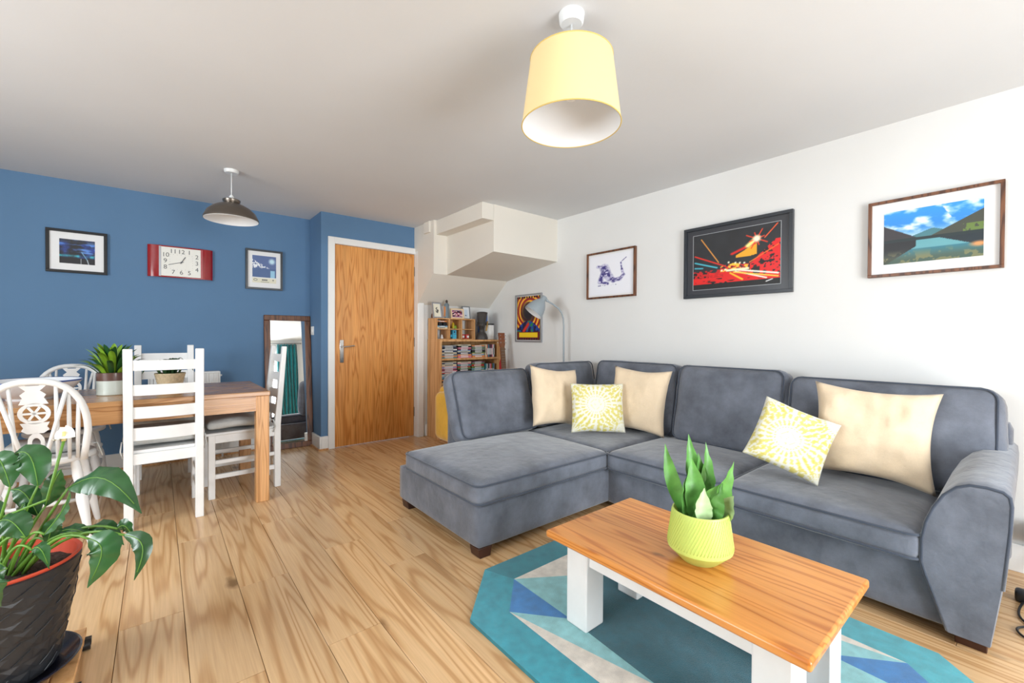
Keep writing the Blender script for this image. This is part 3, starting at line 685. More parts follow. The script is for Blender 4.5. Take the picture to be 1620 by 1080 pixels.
# ---- wheelback windsor chair: origin at seat centre on floor, sitter looks to +y
def windsor(label, loc, rz):
    t = thing('wheelback_chair', label, 'chair', loc, rz, 'white wheelback windsor chairs')
    sh = [(0.20 * math.cos(a) * (1 + 0.06 * math.sin(a)), 0.19 * math.sin(a)) for a in [2 * math.pi * i / 28 for i in range(28)]]
    obj('seat', MB().prism(sh, 'Z', 0.425, 0.46), M_chair, t, bevel=0.012, seg=3)
    turn = [(0.011, 0), (0.014, 0.02), (0.017, 0.10), (0.025, 0.22), (0.024, 0.25), (0.018, 0.275), (0.026, 0.29), (0.026, 0.30), (0.018, 0.312), (0.022, 0.36), (0.019, 0.42), (0.014, 0.445)]
    feet = {}
    for sx in (-1, 1):
        for sy in (-1, 1):
            a = Vector((sx * 0.19, sy * 0.185, 0)); b = Vector((sx * 0.125, sy * 0.11, 0.44)); d = (b - a).normalized()
            l = MB().lathe(turn, 16); l.xform(Matrix.Translation(a) @ d.to_track_quat('Z', 'Y').to_matrix().to_4x4())
            obj('leg', l, M_chair, t, smooth='auto'); feet[(sx, sy)] = (a, b)
        p = [feet[(sx, sy)][0].lerp(feet[(sx, sy)][1], 0.42) for sy in (-1, 1)]
        m_ = p[0].lerp(p[1], 0.5)
        obj('stretcher', MB().tube([p[0], p[0].lerp(m_, 0.5), m_, p[1].lerp(m_, 0.5), p[1]], [0.009, 0.012, 0.015, 0.012, 0.009], 10), M_chair, t, smooth=True)
    z42 = 0.185; obj('stretcher', MB().tube([(-0.155, 0, z42), (0, 0, z42), (0.155, 0, z42)], [0.009, 0.014, 0.009], 10), M_chair, t, smooth=True)
    # hoop back
    def bp(x, z): return (x, -0.155 - (z - 0.45) * 0.30, z)
    hoop = []
    for i in range(25):
        a = math.pi * i / 24; c = math.cos(a); s_ = math.sin(a)
        x = 0.185 * math.copysign(abs(c) ** 0.8, c); z = 0.60 + 0.265 * s_ ** 0.85 if s_ > 0 else 0.60
        hoop.append(bp(x, z))
    hoop = [bp(0.165, 0.44), bp(0.175, 0.52)] + hoop + [bp(-0.175, 0.52), bp(-0.165, 0.44)]
    obj('hoop', MB().tube(hoop, 0.0155, 12), M_chair, t, smooth=True)
    def ztop(x): return 0.60 + 0.265 * (max(0, 1 - (abs(x) / 0.185) ** 2.5)) ** 0.42 - 0.004
    for x0, x1 in ((0.070, 0.078), (0.112, 0.122), (0.142, 0.155)):
        for s in (-1, 1):
            obj('spindle', MB().tube([bp(s * x0, 0.45), bp(s * (x0 + x1) / 2, 0.62), bp(s * x1, ztop(x1))], [0.0075, 0.0095, 0.007], 8), M_chair, t, smooth=True)
    for s in (-1, 1):
        e = Vector(bp(s * 0.115, ztop(0.115))); obj('brace', MB().tube([(s * 0.03, -0.225, 0.45), e + Vector((0, -0.005, 0))], 0.009, 8), M_chair, t, smooth=True)
    obj('brace_bracket', MB().prism([(-0.05, -0.17), (0.05, -0.17), (0.045, -0.24), (-0.045, -0.24)], 'Z', 0.43, 0.455), M_chair, t, bevel=0.004)
    # pierced wheel splat (drawn in x,z then laid on the back plane)
    sm = MB()
    def pl_(poly, hole=None):
        n_ = len(poly)
        for dd in (0, 1):
            sm.v += [tuple(Vector(bp(x, z)) + Vector((0, 0.009 * dd - 0.0045, 0))) for x, z in poly] + ([tuple(Vector(bp(x, z)) + Vector((0, 0.009 * dd - 0.0045, 0))) for x, z in hole] if hole else [])
        tot = n_ * (2 if hole else 1); o0 = len(sm.v) - 2 * tot
        if hole:
            for i in range(n_):
                j = (i + 1) % n_
                sm.f += [(o0 + i, o0 + j, o0 + n_ + j, o0 + n_ + i), (o0 + tot + i, o0 + tot + n_ + i, o0 + tot + n_ + j, o0 + tot + j), (o0 + i, o0 + tot + i, o0 + tot + j, o0 + j), (o0 + n_ + i, o0 + n_ + j, o0 + tot + n_ + j, o0 + tot + n_ + i)]
        else:
            sm.f += [tuple(o0 + i for i in range(n_)), tuple(o0 + tot + i for i in range(n_))[::-1]] + [(o0 + i, o0 + tot + i, o0 + tot + (i + 1) % n_, o0 + (i + 1) % n_) for i in range(n_)]
        sm.m = [0] * len(sm.f)
    circ = lambda r, rz_, cz: [(r * math.cos(2 * math.pi * i / 24), cz + rz_ * math.sin(2 * math.pi * i / 24)) for i in range(24)]
    pl_(circ(0.056, 0.054, 0.705), circ(0.040, 0.038, 0.705))
    for k in range(3):
        a = math.pi / 6 + math.pi * k / 3 + math.pi / 6; dx = math.cos(a) * 0.044; dz = math.sin(a) * 0.042; px = -math.sin(a) * 0.005; pz = math.cos(a) * 0.005
        pl_([(dx + px, 0.705 + dz + pz), (-dx + px, 0.705 - dz + pz), (-dx - px, 0.705 - dz - pz), (dx - px, 0.705 + dz - pz)])
    for s in (1, -1):   # fork above, tail below
        f = lambda x, z: (x, 0.705 + s * (z - 0.705))
    pl_([(-0.050, 0.752), (0.050, 0.752), (0.036, 0.785), (0.044, 0.80), (0.024, 0.82), (0.046, 0.845), (0.046, 0.862), (0.026, 0.862), (0.022, 0.845), (-0.022, 0.845), (-0.026, 0.862), (-0.046, 0.862), (-0.046, 0.845), (-0.024, 0.82), (-0.044, 0.80), (-0.036, 0.785)])
    pl_([(-0.050, 0.658), (0.050, 0.658), (0.040, 0.635), (0.048, 0.62), (0.028, 0.602), (-0.028, 0.602), (-0.048, 0.62), (-0.040, 0.635)])
    dm = lambda k: [(0.030 * k * math.cos(a), 0.553 + 0.052 * k * math.sin(a)) for a in [2 * math.pi * i / 16 for i in range(16)]]
    pl_(dm(1.0), dm(0.5))
    pl_([(-0.022, 0.45), (0.022, 0.45), (0.016, 0.508), (-0.016, 0.508)])
    obj('wheel_splat', sm, M_chair, t, smooth=False)
    return t
windsor('white wheelback windsor chair behind the big black plant pot', (-0.47, 3.34, 0), 0.0)
windsor('white wheelback windsor chair between the table and the blue wall', (-0.49, 4.20, 0), R(180))
def loose_pad(label, loc, rz, seed, mat=M_pad):
    o = obj('seat_pad', rbox(0.27, 0.22, 0.045, 0.02, 12, 0.010, 0.006, 0.010, seed), mat, None, smooth=True, loc=loc, rot=(0, 0, rz)); tag(o, label, 'seat cushion', 'pale grey chair cushions')
    for s in (-1, 1): obj('tie', MB().tube([(s * 0.13, -0.115, 0), (s * 0.15, -0.10, 0.004), (s * 0.205, -0.06, -0.004), (s * 0.225, -0.055, -0.08)], 0.004, 6), M_pad, o, smooth=True)
loose_pad('pale grey pad on the windsor chair behind the black pot', (-0.47, 3.385, 0.4965), 0, 5)
M_bpad = fabric('slate_pad', (92, 102, 116), 0.15, big=10)
loose_pad('slate blue pad on the windsor chair by the blue wall', (-0.49, 4.155, 0.4965), R(180), 6, M_bpad)

# ---- things on the table
bw = thing('serving_bowl', 'wide white bowl with a blue rim on the dining table', 'bowl', (-0.56, 3.60, TZ))
M_bowl = plain('bowl_white', (232, 234, 238), 0.2, coat=0.3)
obj('bowl_body', MB().lathe([(0.0, 0.0), (0.09, 0.0), (0.095, 0.012), (0.17, 0.05), (0.215, 0.105), (0.21, 0.107), (0.165, 0.058), (0.09, 0.024), (0.0, 0.02)], 48), M_bowl, bw, smooth='auto')
obj('rim_band', MB().lathe([(0.2145, 0.101), (0.2165, 0.106), (0.214, 0.1095), (0.2085, 0.108)], 48, cap=False), plain('cobalt_glaze', (60, 84, 150), 0.2), bw, smooth=True)
def leafy(t, z, count, r0, spread, hgt, wd, mats, seed, droop=0.0):
    random.seed(seed)
    for i in range(count):
        a = 2.4 * i + random.uniform(-.3, .3); q = (i + 0.5) / count; s = spread * (0.35 + 0.75 * q); h = hgt * (1.05 - 0.75 * q * q) + random.uniform(-.02, .02)
        b = Vector((r0 * math.cos(a) * q, r0 * math.sin(a) * q, z)); e = Vector((s * math.cos(a), s * math.sin(a), z + h))
        out = Vector((math.cos(a), math.sin(a), 0))
        obj('leaf', blade(b, e, wd * random.uniform(0.8, 1.2), (0, 0, 0.03 + droop), 0.3, 9, face=Vector((0, 0, 1)) - out * 0.6 if q > 0.4 else -out + Vector((0, 0, .3)), prof=lambda s_: (0.25 + 0.75 * math.sin(math.pi * min(1, 0.05 + s_ * 0.95)) ** 0.8) if s_ < 0.98 else 0.03), random.choice(mats), t, smooth=True, recalc=False)
v1 = thing('bird_nest_fern', 'lime leaved fern in a two-tone brown and white glazed pot', 'potted plant', (-0.215, 3.60, TZ))
M_pw = plain('pot_celadon', (206, 214, 206), 0.3, coat=0.3); M_pb = plain('pot_brown', (96, 66, 56), 0.3, coat=0.4)
obj('pot', MB().lathe([(0.072, 0), (0.077, 0.004), (0.078, 0.088), (0.0, 0.088)], 40), M_pw, v1, smooth='auto')
obj('pot_collar', MB().lathe([(0.078, 0.088), (0.078, 0.135), (0.072, 0.137), (0.070, 0.11), (0.0, 0.108)], 40), M_pb, v1, smooth='auto')
leafy(v1, 0.105, 48, 0.05, 0.165, 0.19, 0.031, [M_green2, M_green2, M_green], 3)
v2 = thing('arching_houseplant', 'dark leaved plant in a woven seagrass pot on a wooden block', 'potted plant', (0.06, 3.64, TZ))
M_grass = plain('seagrass', (206, 186, 152), 0.9, var=0.15, vscale=60, bump=0.6, bscale=160)
blk = MB().lathe([(0.058, 0), (0.058, 0.022), (0.0, 0.022)], 32); obj('wooden_stand', blk, M_tleg, v2, smooth='auto')
pr = [(0.05, 0.022)] + [(0.062 + 0.02 * (i / 12) + (0.0025 if i % 2 else 0), 0.024 + 0.092 * i / 12) for i in range(13)] + [(0.076, 0.116), (0.074, 0.10), (0, 0.098)]
obj('woven_pot', MB().lathe(pr, 40), M_grass, v2, smooth='auto')
leafy(v2, 0.098, 34, 0.06, 0.15, 0.075, 0.026, [M_green3, M_green3, M_green], 5, 0.03)

# ================================================================== WALL: radiator, mirror, pictures, clock, switch
rad = thing('radiator', 'white panel radiator on the blue wall behind the table', 'radiator', (0.18, YB, 0))
pts = [(-0.24, -0.10)]
nf = 14
for i in range(nf):
    x = -0.24 + 0.48 * i / nf; d = 0.48 / nf; pts += [(x + d * 0.2, -0.10), (x + d * 0.3, -0.108), (x + d * 0.7, -0.108), (x + d * 0.8, -0.10)]
pts += [(0.24, -0.10), (0.24, -0.085), (-0.24, -0.085)]
obj('front_panel', MB().prism(pts, 'Z', 0.20, 0.76), M_white, rad)
obj('back_panel', MB().box(-0.24, 0.24, -0.045, -0.03, 0.20, 0.76), M_white, rad)
obj('top_grille', MB().box(-0.245, 0.245, -0.11, -0.028, 0.76, 0.775), M_white, rad, bevel=0.003)
for s in (-1, 1): obj('side_cover', MB().box(s * 0.243 - 0.004, s * 0.243 + 0.004, -0.108, -0.028, 0.20, 0.77), M_white, rad)
for s in (-1, 1): obj('bracket', MB().box(s * 0.15 - 0.015, s * 0.15 + 0.015, -0.034, 0.0, 0.3, 0.7), M_white, rad)
obj('bleed_valve', MB().tube([(0.245, -0.07, 0.735), (0.262, -0.07, 0.735)], 0.009), M_white, rad, smooth='auto')
obj('valve', MB().lathe([(0.016, 0), (0.018, 0.05), (0.012, 0.06), (0, 0.06)], 16, (0.265, -0.07, 0.16)).tube([(0.265, -0.07, 0.0), (0.265, -0.07, 0.165)], 0.008), M_white, rad, smooth='auto')

mt = 4.4
mir = thing('leaning_mirror', 'tall dark wood framed mirror leaning on the blue wall', 'mirror', (0.99, YB - 0.155, 0.0)); mir.rotation_euler = (R(-5.6), 0, R(0))
mw, mh = 0.415, 1.30; fw = 0.052
for nm, bx in (('frame_side', (-mw / 2, -mw / 2 + fw, 0, 0.035, fw, mh - fw)), ('frame_side', (mw / 2 - fw, mw / 2, 0, 0.035, fw, mh - fw)), ('frame_rail', (-mw / 2, mw / 2, 0, 0.035, 0, fw)), ('frame_rail', (-mw / 2, mw / 2, 0, 0.035, mh - fw, mh))):
    obj(nm, MB().box(*bx), M_walnut, mir, bevel=0.005)
m, n, b = newmat('mirror_silver'); b.inputs['Metallic'].default_value = 1; b.inputs['Roughness'].default_value = 0.01; b.inputs['Base Color'].default_value = (0.92, 0.94, 0.94, 1)
obj('mirror_glass', MB().box(-mw / 2 + fw - 0.006, mw / 2 - fw + 0.006, 0.012, 0.016, fw - 0.006, mh - fw + 0.006), m, mir)
obj('backboard', MB().box(-mw / 2 + 0.01, mw / 2 - 0.01, 0.018, 0.03, 0.01, mh - 0.01), M_dark, mir)
sw = thing('light_switch', 'white light switch on the short blue return wall', 'light switch', (XN, 4.61, 1.145))
obj('switch_plate', MB().box(-0.009, 0, -0.043, 0.043, -0.043, 0.043), M_white, sw, bevel=0.003)
obj('rocker', MB().box(-0.013, -0.008, -0.008, 0.008, -0.014, 0.014), M_white, sw, bevel=0.001)

def picture(name, label, wall, a0, a1, z0, z1, fw, dep, mat, mount, iw, ih, paint, nx, ny, imat=None, mcol=None, off=(0, 0), cat='picture'):
    """framed picture; wall 'B' (blue, y=YB) or 'R' (right, x=XR). a0<a1 as seen left->right"""
    w_ = abs(a1 - a0); h_ = z1 - z0
    t = thing(name, label, cat)
    if wall == 'B': t.location = ((a0 + a1) / 2, YB, (z0 + z1) / 2)
    else: t.location = (XR, (a0 + a1) / 2, (z0 + z1) / 2); t.rotation_euler = (0, 0, R(-90))
    for s in (-1, 1):
        obj('frame_side', MB().box(s * (w_ / 2 - fw / 2) - fw / 2, s * (w_ / 2 - fw / 2) + fw / 2, -dep, 0, -h_ / 2 + fw, h_ / 2 - fw), mat, t, bevel=0.0015)
        obj('frame_rail', MB().box(-w_ / 2, w_ / 2, -dep, 0, s * (h_ / 2 - fw / 2) - fw / 2, s * (h_ / 2 - fw / 2) + fw / 2), mat, t, bevel=0.0015)
    obj('mount', MB().box(-w_ / 2 + fw - 0.002, w_ / 2 - fw + 0.002, -dep * 0.5, -0.004, -h_ / 2 + fw - 0.002, h_ / 2 - fw + 0.002), mcol or M_mount, t)
    painted('print', iw, ih, nx, ny, paint, imat or M_print, t, loc=(off[0], -dep * 0.5 - 0.0015, off[1]))
    return t
def art_blue(U, V):
    img = col((14, 16, 24), U); c = nz2(U, V, 5, 4, 3, 4); s = nz2(U * 0.7 + V * 0.5, V, 4, 9, 5, 3)
    img = over(img, np.clip((c - 0.35) * 2.5, 0, 1) * (V > 0.24), (24, 60, 150)); img = over(img, np.clip((s - 0.5) * 4, 0, 1) * (V > 0.26), (90, 140, 220))
    img = over(img, np.exp(-((V - 0.32) / 0.05) ** 2) * np.clip(nz2(U, V, 9, 3, 8) * 2 - .4, 0, 1), (60, 190, 205)); img = over(img, np.clip(0.8 - V, 0, 1) * 0 + (V > 0.85) * 0.5, (50, 50, 54))
    img = over(img, seg(U, V, (0.62, 0.5), (0.78, 0.18), 0.012), (120, 180, 210)); img = over(img, seg(U, V, (0.78, 0.18), (0.82, 0.0), 0.012), (200, 210, 220)); img = over(img, seg(U, V, (0.6, 0.22), (0.6, 0.0), 0.006), (200, 205, 210))
    return img
picture('framed_picture', 'black framed picture of a blue night sky beside the red clock', 'B', -0.651, -0.313, 1.568, 1.896, 0.020, 0.022, M_black, True, 0.195, 0.185, art_blue, 90, 64)
def art_moon(U, V):
    img = col((86, 108, 158), U); img = over(img, V < 0.42, (70, 98, 146))
    r = np.hypot((U - 0.82), (V - 0.76)); img = over(img, np.clip(1.6 - r / 0.11, 0, 1), (200, 232, 244))
    g = nz2(U, V, 22, 22, 4, 2); img = over(img, ((g > 0.5) & (V > 0.42) & (V < 0.82 - U * 0.55) & (U < 0.72)) * 1.0, (240, 244, 248))
    img = over(img, (U > 0.76) & (U < 0.95) & (V < 0.33), (150, 200, 226)); return img
picture('framed_picture', 'dark grey framed print of a moonlit scene above the leaning mirror', 'B', 0.633, 0.945, 1.534, 1.914, 0.018, 0.025, M_charcoal, True, 0.20, 0.205, art_moon, 80, 80, off=(0.0, 0.03))
fr2 = [o for o in C.objects if o.get('label', '').startswith('dark grey framed print')][0]
obj('caption_strip', MB().box(-0.10, 0.10, -0.0145, -0.0135, -0.125, -0.08), plain('caption_cream', (232, 228, 206), 0.7), fr2)
cpm = plain('caption_ink', (90, 94, 98), 0.7)
cm = MB()
cm.tube([(-0.075 + 0.015 * math.cos(a), -0.0155, -0.098 + 0.009 * math.sin(a)) for a in [2 * math.pi * i / 12 for i in range(12)]], 0.002, 4, closed=True)
for i in range(4): cm.box(-0.02 + 0.012 * i, -0.012 + 0.012 * i, -0.016, -0.0145, -0.105, -0.09)
cm.box(0.072, 0.076, -0.016, -0.0145, -0.106, -0.088).box(0.066, 0.082, -0.016, -0.0145, -0.096, -0.093).box(-0.03, 0.04, -0.016, -0.0145, -0.119, -0.116)
obj('caption_marks', cm, cpm, fr2)
# right wall pictures
def art_ink(U, V):
    img = col((240, 241, 248), U); g = nz2(U, V, 26, 26, 6, 2); asp = 1.0; m_ = np.zeros_like(U)
    pts = [(0.86, 0.86), (0.74, 0.76), (0.76, 0.60), (0.80, 0.45), (0.72, 0.36), (0.58, 0.34), (0.48, 0.42), (0.40, 0.55), (0.36, 0.66)]
    wd = [0.008, 0.014, 0.022, 0.03, 0.04, 0.05, 0.075, 0.085, 0.05]
    for i in range(len(pts) - 1): m_ = np.maximum(m_, seg(U, V, pts[i], pts[i + 1], wd[i]))
    for a, b_, q in (((0.36, 0.62), (0.26, 0.34), 0.05), ((0.26, 0.34), (0.44, 0.27), 0.03), ((0.36, 0.68), (0.20, 0.72), 0.03)): m_ = np.maximum(m_, seg(U, V, a, b_, q))
    img = over(img, m_ * (0.45 + 0.5 * (g > 0.5)), (62, 54, 124)); img = over(img, m_ * (g < 0.36) * 0.9, (214, 210, 236)); img = over(img, ((np.abs(V - 0.24) < 0.01) & (g > 0.52) & (U > 0.2) & (U < 0.65)) * 1.0, (80, 76, 140))
    return img
picture('framed_picture', 'thin wood framed purple ink drawing on white paper', 'R', 2.683, 2.152, 1.446, 1.868, 0.016, 0.028, M_walnut, True, 0.47, 0.36, art_ink, 120, 100, imat=M_matte_print)
def art_city(U, V):
    img = col((30, 32, 36), U); g = nz2(U, V, 5, 5, 2, 3); img = over(img, np.clip(g - 0.3, 0, 1) * 0.4, (80, 84, 90))
    h1 = nz2(U, V, 30, 30, 7, 2); h2 = nz2(U, V, 14, 40, 9, 2)
    road = (V < 0.30 - 0.05 * U) ; img = over(img, road & (h2 > 0.30), (226, 22, 18)); img = over(img, road & (h2 < 0.3), (24, 14, 16)); img = over(img, V < 0.09, (18, 18, 20))
    left = (U < 0.38) & (V > 0.2) & (V < 0.33) & (h1 > 0.48); img = over(img, left, (200, 20, 20)); img = over(img, (U < 0.2) & (V > 0.2) & (V < 0.32) & (h1 < 0.45), (16, 14, 16))
    bl = (U > 0.68) & (V < 0.34 + (U - 0.66) * 1.35) & (V > 0.18) & (V < 0.74); img = over(img, bl, (228, 20, 20)); img = over(img, bl & (h1 > 0.62), (24, 12, 14))
    img = over(img, (U > 0.72) & (U < 0.79) & (V > 0.2) & (V < 0.31), (20, 18, 20))
    mid = (U > 0.34) & (U < 0.68) & (V > 0.28) & (V < 0.42 - 0.25 * np.abs(U - 0.5)); img = over(img, mid & (h1 > 0.42), (220, 30, 16)); img = over(img, mid & (h1 > 0.58), (250, 200, 60))
    can = (U > 0.52) & (U < 0.76) & (V > 0.50 + (0.70 - U) * 0.0) & (V < 0.54 + (U - 0.52) * 0.75); img = over(img, can & (V > 0.45 + (U - 0.5) * 0.3), (240, 170, 30)); img = over(img, seg(U, V, (0.48, 0.58), (0.74, 0.72), 0.02), (214, 24, 16)); img = over(img, seg(U, V, (0.66, 0.68), (0.76, 0.80), 0.03), (255, 235, 140))
    for k in range(8):
        a = k * math.pi / 4 + 0.3; L_ = 0.17 if k % 2 else 0.11; img = over(img, seg(U, V, (0.755, 0.78), (0.755 + L_ * 0.75 * math.cos(a), 0.78 + L_ * math.sin(a)), 0.008, 1.4), (240, 60, 20))
    r = np.hypot((U - 0.755) * 1.4, V - 0.78); img = over(img, np.clip(1.6 - r / 0.05, 0, 1), (255, 250, 220))
    for a, b_, c, q in (((0.10, 0.92), (0.32, 0.46), (240, 160, 60), .008), ((0.02, 0.62), (0.40, 0.38), (226, 40, 20), .012), ((0.02, 0.50), (0.30, 0.37), (70, 190, 210), .012), ((0.02, 0.40), (0.12, 0.385), (70, 180, 200), .012), ((0.97, 0.98), (0.84, 0.78), (240, 90, 40), .009), ((0.98, 0.64), (0.68, 0.40), (240, 110, 30), .009), ((0.55, 0.29), (0.98, 0.17), (255, 250, 235), .014), ((0.52, 0.27), (0.86, 0.11), (255, 245, 230), .012), ((0.50, 0.26), (0.98, 0.12), (255, 210, 80), .012), ((0.46, 0.25), (0.60, 0.12), (250, 200, 40), .014), ((0.42, 0.30), (0.66, 0.30), (255, 245, 200), .02)):
        img = over(img, seg(U, V, a, b_, q, 1.4), c)
    for x_, y_ in ((0.44, 0.44), (0.40, 0.32), (0.52, 0.42), (0.57, 0.41), (0.62, 0.40), (0.36, 0.31)): img = over(img, np.clip(1.5 - np.hypot((U - x_) * 1.4, V - y_) / 0.016, 0, 1), (255, 250, 220))
    img = over(img, seg(U, V, (0.86, 0.05), (0.92, 0.08), 0.008), (235, 235, 235))
    return img
M_gmount = plain('graphite_mount', (58, 60, 66), 0.3, coat=0.3)
picture('framed_picture', 'black framed red and orange city night print with light trails', 'R', 1.716, 0.985, 1.388, 1.914, 0.022, 0.028, M_charcoal, True, 0.585, 0.40, art_city, 150, 104, mcol=M_gmount)
fr3 = [o for o in C.objects if o.get('label', '').startswith('black framed red')][0]
bd = MB()
for s in (-1, 1): bd.box(s * 0.296 - 0.0015, s * 0.296 + 0.0015, -0.0165, -0.0145, -0.205, 0.205); bd.box(-0.296, 0.296, -0.0165, -0.0145, s * 0.2035 - 0.0015, s * 0.2035 + 0.0015)
obj('mount_line', bd, plain('mount_line_grey', (170, 174, 178), 0.5), fr3)
def art_lake(U, V):
    img = col((40, 130, 210), U); cl = nz2(U + V * 0.4, V, 6, 8, 3, 4); img = img * (0.75 + 0.4 * V[..., None])
    img = over(img, np.clip((cl - 0.45) * 4, 0, 1) * (V > 0.5), (226, 238, 250)); img = over(img, np.exp(-((V - 0.5) / 0.10) ** 2) * 0.7, (214, 234, 246))
    far = (V < 0.60 - 1.1 * np.abs(U - 0.52) * 0.45) & (V > 0.45) ; img = over(img, far & (U > 0.3) & (U < 0.72), (66, 120, 130))
    lm = (V < 0.74 - U * 0.78) & (V > 0.42); img = over(img, lm, (52, 48, 54)); rm = (V < 0.46 + (U - 0.5) * 0.72) & (V > 0.42); img = over(img, rm, (62, 66, 56))
    tg = nz2(U, V, 40, 10, 5, 2); img = over(img, rm & (U > 0.8) & (V < 0.60) & (tg > 0.45), (96, 120, 54)); img = over(img, (V < 0.46) & (V > 0.38), (22, 40, 44))
    wt = V <= 0.40; img = over(img, wt, (44, 120, 140)); img = over(img, wt & (V < 0.36 - 0.9 * np.abs(U - 0.55) + 0.22) & (V > 0.25), (96, 160, 170)); img = over(img, wt & (V > U * 0.9 - 0.02 + 0.0) & (U < 0.35), (20, 24, 30)); img = over(img, wt & (V > 0.40 - (U - 0.6) * 0.55) & (U > 0.6), (14, 34, 44))
    b_ = nz2(U, V, 12, 9, 11, 3); lo = np.clip((0.26 - V) * 6, 0, 1); img = over(img, lo * 0.8, (74, 84, 66)); img = over(img, lo * (b_ > 0.52) * 0.6, (150, 140, 90)); img = over(img, np.clip(1.4 - np.hypot((U - 0.96) * 1.8, (V - 0.22) * 3) / 0.14, 0, 1), (224, 150, 90))
    return img
picture('framed_picture', 'walnut framed mountain lake photograph nearest the sofa arm', 'R', 0.610, 0.100, 1.435, 1.854, 0.015, 0.030, M_walnut, True, 0.375, 0.285, art_lake, 130, 90)
def art_swirl(U, V):
    # plain stand-in: same colours and layout as a psychedelic gig poster, no portrait
    img = col((150, 24, 30), U); r = np.hypot((U - 0.5) * 0.8, V - 0.62); a = np.arctan2(V - 0.62, (U - 0.5) * 0.8)
    img = over(img, (np.sin(a * 3 + r * 60) > 0) * 1.0, (244, 140, 24)); img = over(img, (np.sin(a * 3 + r * 60) > 0.75) * 1.0, (252, 206, 60))
    img = over(img, np.clip(1.5 - r / 0.17 * 0.72, 0, 1) * 1.0 * (r < 0.26), (26, 24, 34))
    md = V < 0.44 - 0.9 * (U - 0.5) ** 2; g = nz2(U, V, 8, 10, 4, 2); img = over(img, md, (20, 24, 60)); img = over(img, md & (g > 0.5), (26, 70, 160)); img = over(img, md & (g > 0.66), (30, 130, 70)); img = over(img, seg(U, V, (0.3, 0.2), (0.5, 0.36), 0.045), (214, 50, 36))
    img = over(img, V < 0.19, (110, 14, 34)); img = over(img, (V < 0.17) & (V > 0.06) & (U > 0.1) & (U < 0.9), (244, 206, 26)); img = over(img, ((V < 0.045) | (V > 0.955)) & (np.sin(U * 60) > -0.3), (16, 14, 16)); img = over(img, (U < 0.03) | (U > 0.97), (70, 90, 40))
    return img
M_silver = plain('silver_frame', (170, 172, 178), 0.3, 0.6)
picture('wall_poster', 'silver framed orange swirl poster behind the floor lamp', 'R', 3.738, 3.305, 1.036, 1.561, 0.018, 0.02, M_silver, True, 0.385, 0.478, art_swirl, 90, 120, cat='poster')
# clock
ck = thing('wall_clock', 'red rectangular wall clock with white face on the blue wall', 'clock', (0.155, YB, 1.718))
M_red = plain('clock_red', (150, 8, 22), 0.15, coat=0.6); M_face = plain('clock_face', (236, 234, 226), 0.4); M_ink = plain('clock_ink', (84, 84, 86), 0.4)
cw, chh = 0.447, 0.266
pr = [(-cw / 2, 0.0), (-cw / 2, -0.02), (-cw / 2 + 0.02, -0.038), (-cw / 2 + 0.06, -0.045), (cw / 2 - 0.06, -0.045), (cw / 2 - 0.02, -0.038), (cw / 2, -0.02), (cw / 2, 0.0)]
obj('case', MB().prism(pr, 'Z', -chh / 2, chh / 2), M_red, ck, smooth='auto')
obj('dial', MB().box(-0.135, 0.135, -0.049, -0.044, -0.122, 0.122), M_face, ck)
for s in (-1, 1): obj('silver_strip', MB().box(s * 0.143 - 0.007, s * 0.143 + 0.007, -0.048, -0.044, -0.125, 0.125), M_silver if s < 0 else plain('strip_rose', (176, 70, 76), 0.3), ck)
def digit(txt, x, z, size):
    cu = bpy.data.curves.new('numeral', 'FONT'); cu.body = txt; cu.size = size; cu.align_x = 'CENTER'; cu.align_y = 'CENTER'; cu.extrude = 0.0004
    t0 = bpy.data.objects.new('tmp', cu); C.objects.link(t0); bpy.context.view_layer.update()
    me = bpy.data.meshes.new_from_object(t0.evaluated_get(bpy.context.evaluated_depsgraph_get())); bpy.data.objects.remove(t0)
    me.materials.clear(); me.materials.append(M_ink); o = bpy.data.objects.new('numeral', me); link(o, ck); o.location = (x, -0.0496, z); o.rotation_euler = (R(90), 0, 0); return o
for txt, x, z in (('12', 0, 0.088), ('1', 0.055, 0.088), ('2', 0.108, 0.055), ('3', 0.108, 0.0), ('4', 0.108, -0.055), ('5', 0.055, -0.088), ('6', 0, -0.088), ('7', -0.055, -0.088), ('8', -0.108, -0.048), ('9', -0.108, 0.004), ('10', -0.106, 0.055), ('11', -0.055, 0.088)): digit(txt, x, z, 0.05)
tk = MB()
for i in range(24):
    a = 2 * math.pi * i / 24; x = 0.078 * max(-1, min(1, 1.35 * math.cos(a))); z = 0.062 * max(-1, min(1, 1.35 * math.sin(a))); tk.box(x - 0.0012, x + 0.0012, -0.0500, -0.0490, z - 0.0012, z + 0.0012)
obj('minute_dots', tk, M_ink, ck)
obj('hour_hand', MB().bar((-0.006, -0.0515, -0.012), (0.028, -0.0515, 0.048), 0.006, 0.001, (0, 1, 0)), M_ink, ck)
obj('minute_hand', MB().bar((0.015, -0.053, 0.005), (-0.088, -0.053, -0.028), 0.004, 0.001, (0, 1, 0)), M_ink, ck)
obj('hub', MB().tube([(0, -0.049, 0), (0, -0.0545, 0)], 0.006, 12), M_ink, ck)

